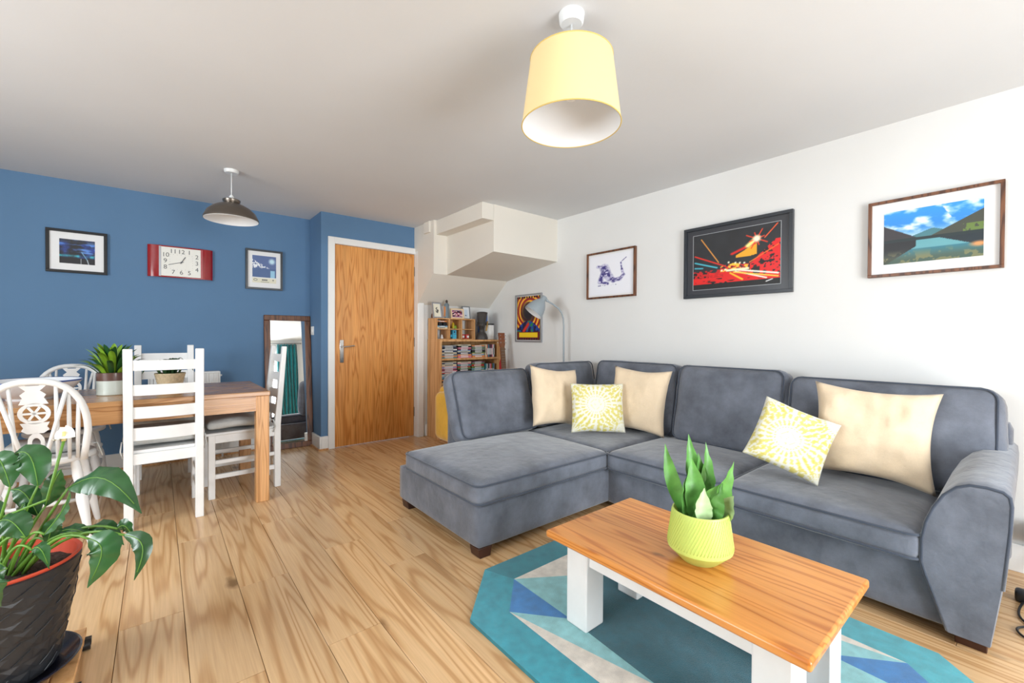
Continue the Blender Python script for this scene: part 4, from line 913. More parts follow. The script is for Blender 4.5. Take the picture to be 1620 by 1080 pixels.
# ================================================================== PENDANTS
pd = thing('ceiling_pendant', 'yellow drum pendant lampshade hanging over the coffee table', 'pendant lamp', (1.179, 1.099, H))
M_rose = plain('white_plastic', (226, 228, 228), 0.3)
obj('ceiling_rose', MB().lathe([(0.0, -0.038), (0.038, -0.038), (0.044, -0.030), (0.047, -0.004), (0.047, 0.0)], 32), M_rose, pd, smooth='auto')
obj('cord', MB().tube([(0, 0, -0.03), (0, 0, -0.27)], 0.0035, 8), M_rose, pd, smooth=True)
m, n, b = newmat('shade_fabric'); b.inputs['Base Color'].default_value = L4((250, 228, 174)); b.inputs['Roughness'].default_value = 0.9
tl = N(n, 'ShaderNodeBsdfTranslucent'); tl.inputs[0].default_value = L4((250, 228, 174)); mx = N(n, 'ShaderNodeMixShader'); mx.inputs[0].default_value = 0.25
n.links.new(b.outputs[0], mx.inputs[1]); n.links.new(tl.outputs[0], mx.inputs[2]); n.links.new(mx.outputs[0], n.nodes['Material Output'].inputs[0]); M_shade = m
M_shin = plain('shade_lining', (236, 236, 236), 0.8)
zt, zb_ = -0.165, -0.408
obj('shade', MB().lathe([(0.150, zt), (0.181, zb_)], 64, cap=False), M_shade, pd, smooth=True, recalc=False)
obj('shade_lining', MB().lathe([(0.1485, zt), (0.1795, zb_)], 64, cap=False), M_shin, pd, smooth=True, recalc=False)
for r_, z_ in ((0.150, zt), (0.181, zb_)): obj('shade_trim', MB().tube([(r_ * math.cos(2 * math.pi * i / 64), r_ * math.sin(2 * math.pi * i / 64), z_) for i in range(64)], 0.0022, 6, closed=True), plain('shade_edge%d' % int(r_ * 1000), (214, 184, 104), 0.8), pd, smooth=True)
sp_ = MB()
for i in range(3):
    a = 2 * math.pi * i / 3; sp_.tube([(0.02 * math.cos(a), 0.02 * math.sin(a), -0.19), (0.149 * math.cos(a), 0.149 * math.sin(a), zt)], 0.0018, 6)
obj('shade_spider', sp_, M_rose, pd, smooth=True)
obj('lamp_holder', MB().lathe([(0.0, -0.21), (0.02, -0.21), (0.018, -0.17), (0.008, -0.155), (0, -0.155)], 20), M_rose, pd, smooth='auto')
obj('bulb', MB().lathe([(0.0, -0.315), (0.018, -0.31), (0.03, -0.29), (0.03, -0.265), (0.014, -0.23), (0.013, -0.21), (0, -0.21)], 24), plain('bulb_glass', (240, 240, 238), 0.2), pd, smooth='auto')
p2 = thing('ceiling_pendant', 'dark metal dome pendant hanging over the dining table', 'pendant lamp', (0.41, 3.69, H))
obj('ceiling_rose', MB().lathe([(0.0, -0.022), (0.040, -0.022), (0.047, -0.012), (0.047, 0.0)], 32), M_rose, p2, smooth='auto')
obj('cord', MB().tube([(0, 0, -0.02), (0, 0, -0.20)], 0.0035, 8), M_rose, p2, smooth=True)
obj('lamp_holder', MB().lathe([(0.0, -0.21), (0.016, -0.21), (0.016, -0.19), (0.008, -0.178), (0, -0.178)], 20), M_rose, p2, smooth='auto')
M_pew = plain('pewter', (120, 112, 104), 0.32, 0.85)
dome = [(0.012, -0.205), (0.045, -0.207), (0.056, -0.214), (0.054, -0.226), (0.048, -0.236), (0.058, -0.243), (0.085, -0.252), (0.12, -0.272), (0.15, -0.302), (0.165, -0.335), (0.171, -0.345), (0.171, -0.357)]
obj('dome_shade', MB().lathe(dome, 48, cap=False), M_pew, p2, smooth='auto', recalc=False)
obj('shade_lining', MB().lathe([(r_ - 0.003, z_ - 0.002) for r_, z_ in dome], 48, cap=False), M_shin, p2, smooth='auto', recalc=False)
obj('bulb', MB().lathe([(0.0, -0.31), (0.018, -0.305), (0.028, -0.285), (0.013, -0.235), (0.013, -0.21), (0, -0.21)], 24), MATS['bulb_glass'], p2, smooth='auto')

# ================================================================== BOOKCASE CORNER
bx0, bx1, by0, by1, bz = 2.285, 3.085, 3.965, 4.245, 1.06
bc_ = thing('bookcase', 'low birch veneer bookcase under the stairs packed with discs', 'bookcase', (0, 0, 0))
for x in (bx0, bx1 - 0.02): obj('side_panel', MB().box(x, x + 0.02, by0, by1, 0, bz - 0.02), M_birch, bc_, bevel=0.001)
obj('top_panel', MB().box(bx0, bx1, by0, by1, bz - 0.02, bz), M_birch, bc_, bevel=0.001)
for z in (0.05, 0.32, 0.58, 0.84): obj('shelf', MB().box(bx0 + 0.02, bx1 - 0.02, by0 + 0.004, by1 - 0.008, z, z + 0.02), M_birch, bc_)
obj('back_panel', MB().box(bx0 + 0.02, bx1 - 0.02, by1 - 0.008, by1 - 0.003, 0.0, bz - 0.02), M_birch, bc_)
obj('plinth', MB().box(bx0 + 0.02, bx1 - 0.02, by0 + 0.02, by0 + 0.03, 0, 0.05), M_birch, bc_)
pal = {'white': (232, 232, 230), 'black': (34, 32, 32), 'teal': (60, 130, 140), 'grey': (120, 124, 128), 'red': (190, 50, 46), 'pink': (220, 130, 150), 'orange': (222, 140, 80), 'cream': (226, 210, 176), 'navy': (44, 60, 92), 'sky blue': (120, 170, 206), 'plum': (110, 54, 76), 'green': (96, 130, 70)}
PM = {k: plain('case_' + k.replace(' ', '_'), v, 0.45) for k, v in pal.items()}
ordn = ['top', 'second', 'third', 'fourth', 'fifth', 'sixth', 'seventh', 'eighth', 'ninth', 'tenth', 'eleventh', 'twelfth', 'thirteenth', 'fourteenth']
random.seed(21)
def disc(name, w_, d_, h_, c, loc, label, cat, group, rz=0, upright=False):
    o = thing(name, label, cat, (loc[0], loc[1], loc[2] + 0.0006), rz, group)
    m_ = MB()
    if upright: m_.box(-h_ / 2, h_ / 2, -d_ / 2, d_ / 2, 0, w_)
    else: m_.box(-w_ / 2, w_ / 2, -d_ / 2, d_ / 2, 0, h_)
    obj('cover', m_, PM[c], o, bevel=0.0008, seg=1)
    q = MB()
    if upright: q.box(-h_ / 2 * 0.6, h_ / 2 * 0.6, -d_ / 2 - 0.0006, -d_ / 2 + 0.001, w_ * 0.2, w_ * 0.7)
    else: q.box(-w_ * 0.3, w_ * 0.25, -d_ / 2 - 0.0006, -d_ / 2 + 0.001, h_ * 0.25, h_ * 0.75)
    obj('spine_label', q, PM['white' if c not in ('white', 'cream') else 'grey'], o)
    return o
stacks = [('upper', 0.86, 0.155), ('second', 0.60, 0.225)]
for sh_name, z0, hmax in stacks:
    for sx0, sx1, sname in ((2.315, 2.515, 'side-panel stack'), (2.522, 2.70, 'middle stack'), (2.708, 2.885, 'guitar-side stack')):
        hs_ = []; tot = 0
        while True:
            h_ = random.choice([0.010, 0.012, 0.014, 0.014, 0.018, 0.022])
            if tot + h_ > hmax: break
            hs_.append(h_); tot += h_
        z = z0; cs = []
        for i, h_ in enumerate(hs_):
            c = random.choice([k for k in pal if not cs or k != cs[-1]]); cs.append(c)
            k = len(hs_) - 1 - i; od = ordn[k] if k < len(ordn) else '%dth' % (k + 1)
            wv = (sx1 - sx0) * random.uniform(0.9, 1.0)
            pos = 'on top of the' if k == 0 else od + ' from top of the'
            disc('disc_case', wv, 0.15, h_ - 0.0006, c, ((sx0 + sx1) / 2 + random.uniform(-.004, .004), 4.075 + random.uniform(-0.008, 0.008), z), '%s case %s %s, %s bookcase shelf' % (c, pos, sname, sh_name), 'disc case', 'flat stacked cases in the bookcase'); z += h_
    x = 2.895
    ucol = random.sample(list(pal), 9); i = 0
    while x < 3.05:
        h_ = random.choice([0.012, 0.014, 0.016]); c = ucol[i]
        disc('disc_case', 0.145 if sh_name == 'upper' else 0.185, 0.13, h_ - 0.001, c, (x + h_ / 2, 4.06, z0), '%s upright case on the bookcase %s shelf beside the guitar' % (c, sh_name), 'disc case', 'upright cases in the bookcase', upright=True); x += h_; i += 1
        if i > 8: break
# small cube shelf standing on the bookcase
cs_ = thing('cubby_shelf', 'small pine cubby shelf standing on the bookcase', 'shelf', (0, 0, 0))
cx0, cx1, cy0, cy1, cz0, cz1 = 2.287, 2.785, 4.05, 4.235, bz, 1.292
for x in (cx0, cx0 + 0.156, cx0 + 0.312, cx1 - 0.012): obj('upright', MB().box(x, x + 0.012, cy0, cy1, cz0, cz1 - 0.011), M_birch, cs_)
obj('top_board', MB().box(cx0, cx1, cy0, cy1, cz1 - 0.011, cz1), M_birch, cs_, bevel=0.001)
obj('base_board', MB().box(cx0 + 0.012, cx1 - 0.012, cy0, cy1, cz0, cz0 + 0.008), M_birch, cs_)
for i in range(3): obj('shelf', MB().box(cx0 + 0.012 + 0.156 * i, cx0 + 0.156 + 0.156 * i if i < 2 else cx1 - 0.012, cy0, cy1, 1.170, 1.178), M_birch, cs_)
obj('back_board', MB().box(cx0 + 0.168, cx0 + 0.312, cy1 - 0.005, cy1 - 0.001, cz0 + 0.008, cz1 - 0.011), M_birch, cs_)
# contents
def small(name, label, cat, loc, parts, rz=0):
    t = thing(name, label, cat, (loc[0], loc[1], loc[2] + 0.0008), rz)
    for nm, mb, mt_ in parts: obj(nm, mb, mt_, t, smooth='auto')
    return t
zz = 1.178
for c, z, h_, w_ in (('cream', zz, 0.018, 0.13), ('sky blue', zz + 0.018, 0.014, 0.125)):
    disc('small_book', w_, 0.10, h_ - 0.0006, c, (2.371, 4.12, z), '%s small book lying in the upper cubby nearest the door' % c, 'book', 'small books in the cubby shelf')
small('opera_glasses', 'black small binoculars lying on books in the cubby shelf', 'binoculars', (2.371, 4.11, zz + 0.032), [('barrel', MB().tube([(-0.03, -0.045, 0.018), (-0.03, 0.03, 0.018)], [0.022, 0.015], 14), M_black), ('barrel', MB().tube([(0.03, -0.045, 0.018), (0.03, 0.03, 0.018)], [0.022, 0.015], 14), M_black), ('bridge', MB().box(-0.03, 0.03, -0.012, 0.004, 0.012, 0.024), M_black)])
disc('small_book', 0.12, 0.10, 0.014, 'orange', (2.371, 4.13, zz + 0.072), 'orange small book on top in the upper cubby nearest the door', 'book', 'small books in the cubby shelf'); 
M_fy = plain('toy_yellow', (220, 190, 40), 0.5); M_fb = plain('toy_blue', (70, 180, 215), 0.4)
small('toy_figure', 'small yellow and green toy figure in the cubby shelf', 'figurine', (2.535, 4.12, zz), [('body', MB().lathe([(0.014, 0.005), (0.018, 0.02), (0.012, 0.045), (0.016, 0.055), (0, 0.075)], 14), M_fy), ('leaf_cape', MB().lathe([(0.024, 0.0), (0.02, 0.03), (0.0, 0.04)], 10, (0.022, 0.0, 0.005)), M_green2), ('stand', MB().lathe([(0.03, 0), (0.03, 0.004), (0, 0.004)], 16), M_black)])
small('brass_ornament', 'small dark ornament with round wheel in the cubby shelf', 'ornament', (2.482, 4.12, zz), [('wheel', MB().tube([(0.018 * math.cos(2 * math.pi * i / 16), 0, 0.024 + 0.018 * math.sin(2 * math.pi * i / 16)) for i in range(16)], 0.005, 6, closed=True), M_black), ('foot', MB().box(-0.014, 0.014, -0.012, 0.012, 0, 0.006), M_black)])
zz = cz0 + 0.008
small('robot_toy', 'bright blue boxy robot toy in the lower middle cubby', 'toy', (2.535, 4.11, zz), [('body', MB().box(-0.026, 0.026, -0.02, 0.02, 0.0, 0.05), M_fb), ('head', MB().box(-0.024, 0.024, -0.02, 0.02, 0.052, 0.095), M_fb), ('arm', MB().box(-0.046, -0.028, -0.014, 0.014, 0.018, 0.046), M_fb), ('eye', MB().tube([(0, -0.0195, 0.075), (0, -0.023, 0.075)], 0.010, 12), PM['navy'])])
small('dark_bottle', 'small dark blue bottle beside the blue robot toy', 'bottle', (2.482, 4.14, zz), [('body', MB().lathe([(0.018, 0), (0.02, 0.01), (0.02, 0.06), (0.008, 0.075), (0.008, 0.09), (0, 0.09)], 14), PM['navy'])])
for i, x in enumerate((2.642, 2.702)):
    small('red_tin', ('red tin with a white label beside the cubby divider', 'red tin with a white label beside the carved head')[i], 'tin', (x, 4.10, zz), [('tin', MB().lathe([(0.025, 0), (0.026, 0.002), (0.026, 0.045), (0.024, 0.05), (0, 0.05)], 20), PM['red']), ('tin_label', MB().box(-0.012, 0.012, -0.028, -0.024, 0.012, 0.036), PM['white'])])
small('white_ornament', 'small white china ornament in the lower cubby by the door', 'ornament', (2.38, 4.10, zz), [('body', MB().lathe([(0.014, 0), (0.018, 0.012), (0.01, 0.03), (0.012, 0.038), (0, 0.048)], 14), PM['white'])])
# on top of the cubby
def photo(name, label, x, y, z, w_, h_, fw_, mat, paint, lean, rz, nx=40, ny=40, iw=None, ih=None):
    t = thing(name, label, 'photo frame', (x, y, z), rz); t.rotation_euler = (R(-lean), 0, rz)
    for s in (-1, 1):
        obj('frame_side', MB().box(s * (w_ / 2 - fw_ / 2) - fw_ / 2, s * (w_ / 2 - fw_ / 2) + fw_ / 2, 0, 0.012, fw_, h_ - fw_), mat, t)
        zc_ = fw_ / 2 if s < 0 else h_ - fw_ / 2; obj('frame_rail', MB().box(-w_ / 2, w_ / 2, 0, 0.012, zc_ - fw_ / 2, zc_ + fw_ / 2), mat, t)
    obj('mount', MB().box(-w_ / 2 + fw_, w_ / 2 - fw_, 0.006, 0.010, fw_, h_ - fw_), M_mount, t)
    painted('print', iw or w_ - 2 * fw_ - 0.01, ih or h_ - 2 * fw_ - 0.01, nx, ny, paint, M_matte_print, t, loc=(0, 0.005, h_ / 2))
    obj('strut', MB().bar((0, 0.012, h_ * 0.6), (0, 0.055, 0.006 + 0.055 * math.tan(R(lean))), 0.03, 0.003), mat, t)
    return t
zt_ = cz1
photo('photo_frame', 'grey photo frame holding a small ink sketch on cream paper', 2.335, 4.10, zt_, 0.125, 0.175, 0.014, M_silver, lambda U, V: over(col((240, 234, 214), U), ((np.hypot((U - .5) * 1.0, (V - .5)) < 0.24) & (nz2(U, V, 10, 10, 3, 2) > 0.52)) * 0.8, (60, 60, 60)), 10, R(8))
photo('photo_frame', 'pale wood photo frame holding a purple and red photo', 2.585, 4.10, zt_, 0.17, 0.115, 0.014, plain('pale_wood', (226, 196, 156), 0.5), lambda U, V: over(over(over(col((60, 44, 60), U), nz2(U, V, 6, 5, 3, 3) > 0.55, (170, 80, 150)), nz2(U, V, 6, 5, 9, 3) > 0.6, (230, 190, 190)), nz2(U, V, 5, 5, 14, 3) > 0.62, (130, 40, 40)), 8, 0)
photo('photo_frame', 'dark edged photo frame with a white and blue picture', 2.728, 4.135, zt_, 0.105, 0.15, 0.010, plain('grey_frame', (110, 116, 122), 0.4), lambda U, V: over(over(col((226, 232, 238), U), (U > .25) & (U < .75) & (V > .15) & (V < .8), (206, 222, 238)), (V < 0.34) & (V > 0.2) & (U > 0.25) & (U < .6) & (V < 0.36 - U * 0.2), (30, 50, 80)), 8, 0)
small('figurine', 'slim grey robed figurine standing between the photo frames', 'figurine', (2.452, 4.12, zt_), [('robe', MB().lathe([(0.026, 0), (0.026, 0.01), (0.024, 0.10), (0.028, 0.15), (0.018, 0.165), (0.008, 0.17), (0, 0.17)], 16), plain('grey_robe', (110, 124, 132), 0.6)), ('head', MB().lathe([(0.0, 0.165), (0.012, 0.172), (0.014, 0.185), (0.010, 0.20), (0, 0.205)], 14), plain('figurine_head', (70, 58, 52), 0.6)), ('sash', MB().box(-0.028, -0.02, -0.012, 0.012, 0.02, 0.13), PM['orange'])])
small('wooden_cone', 'tiny brown wooden ornament at the cubby end by the door', 'ornament', (2.30, 4.17, zt_), [('body', MB().lathe([(0.011, 0), (0.012, 0.02), (0.006, 0.045), (0, 0.052)], 12), M_walnut)])
# carved head, canister, blue box on the bookcase top
hd = thing('carved_head', 'dark carved head sculpture with a tall flared headdress', 'sculpture', (2.863, 4.028, bz + 0.0006), R(-40))
M_bust = plain('dark_carved_wood', (58, 54, 52), 0.5, var=0.2, vscale=20)
bm_ = MB()
secs = [(0.0, 0.066, 0.054, 0), (0.02, 0.068, 0.055, 0), (0.06, 0.056, 0.048, 0), (0.085, 0.034, 0.036, 0.004), (0.12, 0.030, 0.033, 0.0), (0.14, 0.036, 0.046, -0.008), (0.165, 0.042, 0.054, -0.010), (0.195, 0.045, 0.056, -0.006), (0.215, 0.048, 0.056, 0.0), (0.25, 0.054, 0.060, 0.014), (0.29, 0.060, 0.064, 0.028), (0.312, 0.062, 0.064, 0.034), (0.318, 0.04, 0.045, 0.034)]
k = 24
for z, rx_, ry_, oy in secs:
    for i in range(k):
        a = 2 * math.pi * i / k; bm_.v.append((rx_ * math.cos(a), oy + ry_ * math.sin(a), z))
for i in range(len(secs) - 1):
    for j in range(k): bm_.f.append((i * k + j, i * k + (j + 1) % k, (i + 1) * k + (j + 1) % k, (i + 1) * k + j))
bm_.f += [tuple(range(k)), tuple((len(secs) - 1) * k + j for j in range(k))]; bm_.m = [0] * len(bm_.f)
obj('head', bm_, M_bust, hd, smooth='auto', angle=60)
obj('nose', MB().prism([(-0.058, 0.172), (-0.074, 0.168), (-0.058, 0.205)], 'X', -0.008, 0.008), M_bust, hd, bevel=0.003)
obj('mouth', MB().tube([(-0.014, -0.055, 0.153), (0, -0.062, 0.155), (0.014, -0.055, 0.153)], 0.005, 8), M_bust, hd, smooth=True)
for s in (-1, 1):
    obj('eye', MB().tube([(s * 0.010, -0.062, 0.190), (s * 0.026, -0.052, 0.190)], 0.005, 8), M_bust, hd, smooth=True)
    obj('ear', MB().tube([(s * 0.044, 0.0, 0.165), (s * 0.05, 0.004, 0.18), (s * 0.047, 0.004, 0.20)], 0.008, 8), M_bust, hd, smooth=True)
obj('gold_band', MB().tube([(0.05, -0.02, 0.10), (0.058, 0.01, 0.16), (0.06, 0.02, 0.21)], 0.010, 8, flat=0.6), plain('gold_stripe', (170, 130, 60), 0.5), hd, smooth=True)
cn = thing('storage_canister', 'white ribbed canister with black lid on the bookcase', 'canister', (3.005, 4.09, bz + 0.0006))
prc = [(0.058, 0)] + [(0.060 + (0.0012 if i % 2 else 0), 0.004 + 0.165 * i / 16) for i in range(17)] + [(0.0, 0.17)]
obj('body', MB().lathe(prc, 32), M_white, cn, smooth='auto'); obj('lid', MB().lathe([(0.062, 0.17), (0.063, 0.173), (0.062, 0.187), (0, 0.188)], 32), M_black, cn, smooth='auto')
bb = obj('blue_box', MB().box(-0.055, 0.055, -0.02, 0.02, 0, 0.30), plain('box_blue', (16, 96, 176), 0.4), None, bevel=0.003, loc=(3.0, 4.205, bz + 0.0006)); tag(bb, 'tall bright blue box behind the white canister', 'box')
# guitar
gt = thing('acoustic_guitar', 'acoustic guitar leaning beside the bookcase behind the sofa', 'guitar', (2.93, 3.62, 0.0)); gt.rotation_euler = (R(-9), 0, R(-10))
M_spr = wood('spruce', (226, 184, 126), (218, 172, 112), (200, 150, 92), 'Z', 4, 4, 0.06, 0.25, rnd=False); M_mah = plain('mahogany', (126, 70, 42), 0.35, var=0.2); M_rosew = plain('rosewood', (110, 76, 56), 0.5, var=0.15)
outl = []
for i in range(48):
    a = 2 * math.pi * i / 48; z = 0.24 + 0.22 * -math.cos(a); s = math.sin(a); t_ = (z - 0.02) / 0.44
    wv = 0.155 * math.sqrt(max(0, 1 - ((t_ - 0.30) / 0.34) ** 2)) if t_ < 0.30 else (0.155 - 0.05 * math.sin(min(1, (t_ - 0.30) / 0.33) * math.pi / 2) if t_ < 0.63 else (0.105 + 0.01 * math.sin((t_ - 0.63) / 0.2 * math.pi / 2)) if t_ < 0.8 else 0.115 * math.sqrt(max(0, 1 - ((t_ - 0.8) / 0.205) ** 2)))
    outl.append((math.copysign(wv, s) if abs(s) > 1e-6 else 0, z))
obj('body', MB().prism(outl, 'Y', 0.0, 0.09), M_mah, gt, smooth='auto'); obj('soundboard', MB().prism(outl, 'Y', -0.004, 0.0), M_spr, gt)
obj('sound_hole', MB().tube([(0, -0.0045, 0.31), (0, -0.003, 0.31)], 0.045, 24), M_black, gt)
obj('bridge', MB().box(-0.07, 0.07, -0.012, -0.004, 0.13, 0.155), M_rosew, gt)
obj('neck', MB().box(-0.026, 0.026, -0.012, 0.012, 0.40, 0.985), M_mah, gt, bevel=0.006)
fb = obj('fretboard', MB().box(-0.025, 0.025, -0.018, -0.012, 0.36, 0.985), M_rosew, gt)
for i in range(14):
    z = 0.985 - 0.62 * (1 - 2 ** (-(i + 1) / 12)); obj('fret', MB().box(-0.025, 0.025, -0.0195, -0.018, z - 0.001, z + 0.001), M_steel, gt)
obj('headstock', MB().prism([(-0.026, 0.985), (0.026, 0.985), (0.036, 1.02), (0.040, 1.15), (-0.040, 1.15), (-0.036, 1.02)], 'Y', -0.012, 0.004), M_mah, gt, bevel=0.002)
for s in (-1, 1):
    for z in (1.04, 1.08, 1.12): obj('tuning_peg', MB().tube([(s * 0.022, -0.013, z), (s * 0.022, -0.020, z)], 0.006, 10).tube([(s * 0.036, -0.004, z), (s * 0.05, -0.004, z)], 0.0025, 8).lathe([(0.0, -0.006), (0.005, -0.005), (0.005, 0.005), (0, 0.006)], 10, (s * 0.052, -0.004, z)), M_chrome, gt, smooth='auto')
sg = MB()
for i in range(6): x = -0.02 + 0.008 * i; sg.tube([(x * 1.4, -0.013, 0.145), (x, -0.0215, 0.985), (x, -0.016, 1.05)], 0.0006, 4)
obj('strings', sg, plain('bronze_string', (150, 120, 80), 0.5), gt)
rb = thing('furled_umbrella', 'furled red umbrella with dark handle standing behind the guitar', 'umbrella', (3.0, 3.83, 0))
obj('canopy', MB().lathe([(0.006, 0.02), (0.016, 0.06), (0.028, 0.5), (0.03, 0.80), (0.012, 0.86), (0, 0.86)], 16), plain('umbrella_red', (186, 22, 40), 0.6), rb, smooth='auto')
obj('ferrule', MB().lathe([(0.004, 0), (0.006, 0.03), (0, 0.03)], 10), M_steel, rb, smooth='auto')
obj('handle', MB().tube([(0, 0, 0.85), (0, 0, 0.93), (0.008, 0, 0.955), (0.028, 0, 0.965), (0.045, 0, 0.95)], 0.009, 10), M_black, rb, smooth=True)
# mustard armchair behind the chaise with a cream cushion
ya = thing('tub_armchair', 'mustard yellow tub armchair mostly hidden behind the chaise', 'armchair', (2.455, 3.22, 0), R(0))
obj('seat', rbox(0.70, 0.56, 0.16, 0.05, 10, 0.02), M_yellow, ya, smooth=True, loc=(0, -0.02, 0.34))
obj('backrest', rbox(0.84, 0.16, 0.44, 0.06, 10, 0, 0.02), M_yellow, ya, smooth=True, loc=(0, 0.28, 0.42))
for s in (-1, 1): obj('armrest', rbox(0.15, 0.60, 0.44, 0.06, 10, 0, 0.015), M_yellow, ya, smooth=True, loc=(s * 0.425, 0.0, 0.37))
obj('base', rbox(0.74, 0.54, 0.16, 0.04, 8), M_yellow, ya, smooth=True, loc=(0, 0, 0.20))
for sx in (-1, 1):
    for sy in (-1, 1): obj('leg', MB().lathe([(0.012, 0), (0.018, 0.13), (0, 0.13)], 12, (sx * 0.33, sy * 0.22, 0)), M_tleg, ya, smooth='auto')
cb = cushion('scatter_cushion', 'cream cushion on the mustard armchair peeking over the sofa back', 0.44, 0.33, 0.11, (2.555, 3.26, 0.622), R(0), 12, 0, M_cream_f, 9)
# floor lamp
lp = thing('floor_lamp', 'grey arched floor lamp standing behind the sofa corner', 'floor lamp', (3.03, 2.90, 0))
obj('base', MB().lathe([(0.085, 0), (0.088, 0.006), (0.085, 0.02), (0.015, 0.026), (0, 0.026)], 40), M_grey, lp, smooth='auto')
hp = Vector((-0.165, 0.10, 1.47))
pole = [(0, 0, 0.02), (0, 0, 0.7), (0, 0.0, 1.20), (-0.004, 0.003, 1.27), (-0.018, 0.012, 1.325), (-0.045, 0.03, 1.37), (-0.085, 0.055, 1.405), (-0.14, 0.088, 1.44)]
obj('pole', MB().tube(pole, 0.0085, 12), M_grey, lp, smooth=True)
ax = Vector((-0.62, 0.30, -0.90)).normalized()
shd = MB().lathe([(0.0, -0.012), (0.024, -0.012), (0.027, 0.0), (0.030, 0.032), (0.05, 0.055), (0.072, 0.09), (0.087, 0.135), (0.096, 0.185)], 40, cap=False); q4 = ax.to_track_quat('Z', 'Y').to_matrix().to_4x4()
shd.xform(Matrix.Translation(hp) @ q4); obj('lamp_shade', shd, M_grey, lp, smooth='auto', recalc=False)
shl = MB().lathe([(0.026, 0.034), (0.047, 0.058), (0.069, 0.092), (0.084, 0.136), (0.094, 0.185)], 40, cap=False); shl.xform(Matrix.Translation(hp) @ q4); obj('shade_lining', shl, M_shin, lp, smooth=True, recalc=False)
obj('knuckle', MB().tube([(-0.135, 0.085, 1.437), tuple(hp + Vector((0, 0, 0.0)))], 0.013, 12), M_grey, lp, smooth='auto')

# ================================================================== FOREGROUND PEACE LILY
PC = Vector((-0.365, 1.95, 0))
cd = thing('plant_caddy', 'slatted wooden plant caddy on black castors', 'plant stand', (PC.x, PC.y, 0), 0)
for i in range(6): obj('slat', MB().box(-0.17 + i * 0.057, -0.17 + i * 0.057 + 0.052, -0.165, 0.165, 0.045, 0.062), M_birch, cd, bevel=0.002)
for y in (-0.12, 0.12): obj('cross_rail', MB().box(-0.165, 0.165, y - 0.02, y + 0.02, 0.03, 0.045), M_birch, cd)
for sx in (-1, 1):
    for sy in (-1, 1):
        c = obj('castor', MB().tube([(sx * 0.168 - 0.008, sy * 0.13, 0.018), (sx * 0.168 + 0.012, sy * 0.13, 0.018)], 0.018, 16).box(sx * 0.168 - 0.012, sx * 0.168 + 0.014, sy * 0.13 - 0.01, sy * 0.13 + 0.01, 0.018, 0.04), M_black, cd, smooth='auto')
sa = obj('drip_saucer', MB().lathe([(0.0, 0.0), (0.13, 0.0), (0.165, 0.02), (0.172, 0.03), (0.167, 0.031), (0.13, 0.008), (0, 0.006)], 48), plain('saucer_blue', (30, 32, 48), 0.25, coat=0.4), None, smooth='auto', loc=(PC.x, PC.y, 0.062)); tag(sa, 'dark glazed drip saucer under the black plant pot', 'saucer')
ly = thing('peace_lily', 'peace lily with drooping glossy leaves in a black woven-look pot', 'potted plant', (PC.x, PC.y, 0.073))
M_weave = plain('woven_black_plastic', (40, 42, 46), 0.42, var=0.2, vscale=12)
ph = 0.331
pp = [(0.108, 0.0), (0.115, 0.004)] + [(0.115 + 0.058 * (i / 16) ** 0.8, 0.004 + (ph - 0.01) * i / 16) for i in range(1, 17)] + [(0.166, ph), (0.161, ph - 0.05), (0.0, ph - 0.055)]
obj('pot', MB().lathe(pp, 56), M_weave, ly, smooth='auto')
wv_ = MB()
def prr(z): return 0.115 + 0.058 * max(0, (z / ph)) ** 0.8 + 0.0008
nb = 20; nr = 9
for k in range(nb):
    for r_ in range(nr):
        z0 = 0.012 + (ph - 0.03) * r_ / nr; z1 = z0 + (ph - 0.03) / nr * 0.92; a0 = 2 * math.pi * (k + (0.5 if r_ % 2 else 0)) / nb; a1 = a0 + 2 * math.pi / nb * 0.9
        def pt(a, z, o=0): rr_ = prr(z) + o; return Vector((rr_ * math.cos(a), rr_ * math.sin(a), z))
        if (k + r_) % 3 == 0: wv_.tube([pt(a0, z0, 0.001), pt((a0 + a1) / 2, (z0 + z1) / 2, 0.0025), pt(a1, z1, 0.001)], 0.0016, 5)
        else:
            am = (a0 + a1) / 2; zm = (z0 + z1) / 2; wv_.add([pt(a0, z0), pt(a1, z0), pt(a1, z1), pt(a0, z1), pt(am, zm, 0.0022)], [(0, 1, 4), (1, 2, 4), (2, 3, 4), (3, 0, 4)])
obj('woven_relief', wv_, M_weave, ly)
M_trc = plain('terracotta_rim', (206, 76, 48), 0.5)
obj('inner_pot_rim', MB().lathe([(0.165, ph - 0.006), (0.174, ph + 0.004), (0.170, ph + 0.009), (0.161, ph + 0.004), (0.154, ph - 0.045), (0.162, ph - 0.045)], 56, cap=False), M_trc, ly, smooth='auto')
sl = MB().lathe([(0.0, ph - 0.028), (0.07, ph - 0.030), (0.158, ph - 0.036)], 32, cap=False)
sl.v = [(x, y, z + random.uniform(-.004, .004)) for x, y, z in sl.v]; obj('soil', sl, M_soil, ly, smooth=True, recalc=False)
def inv(p): return Vector(p) - Vector(ly.location)
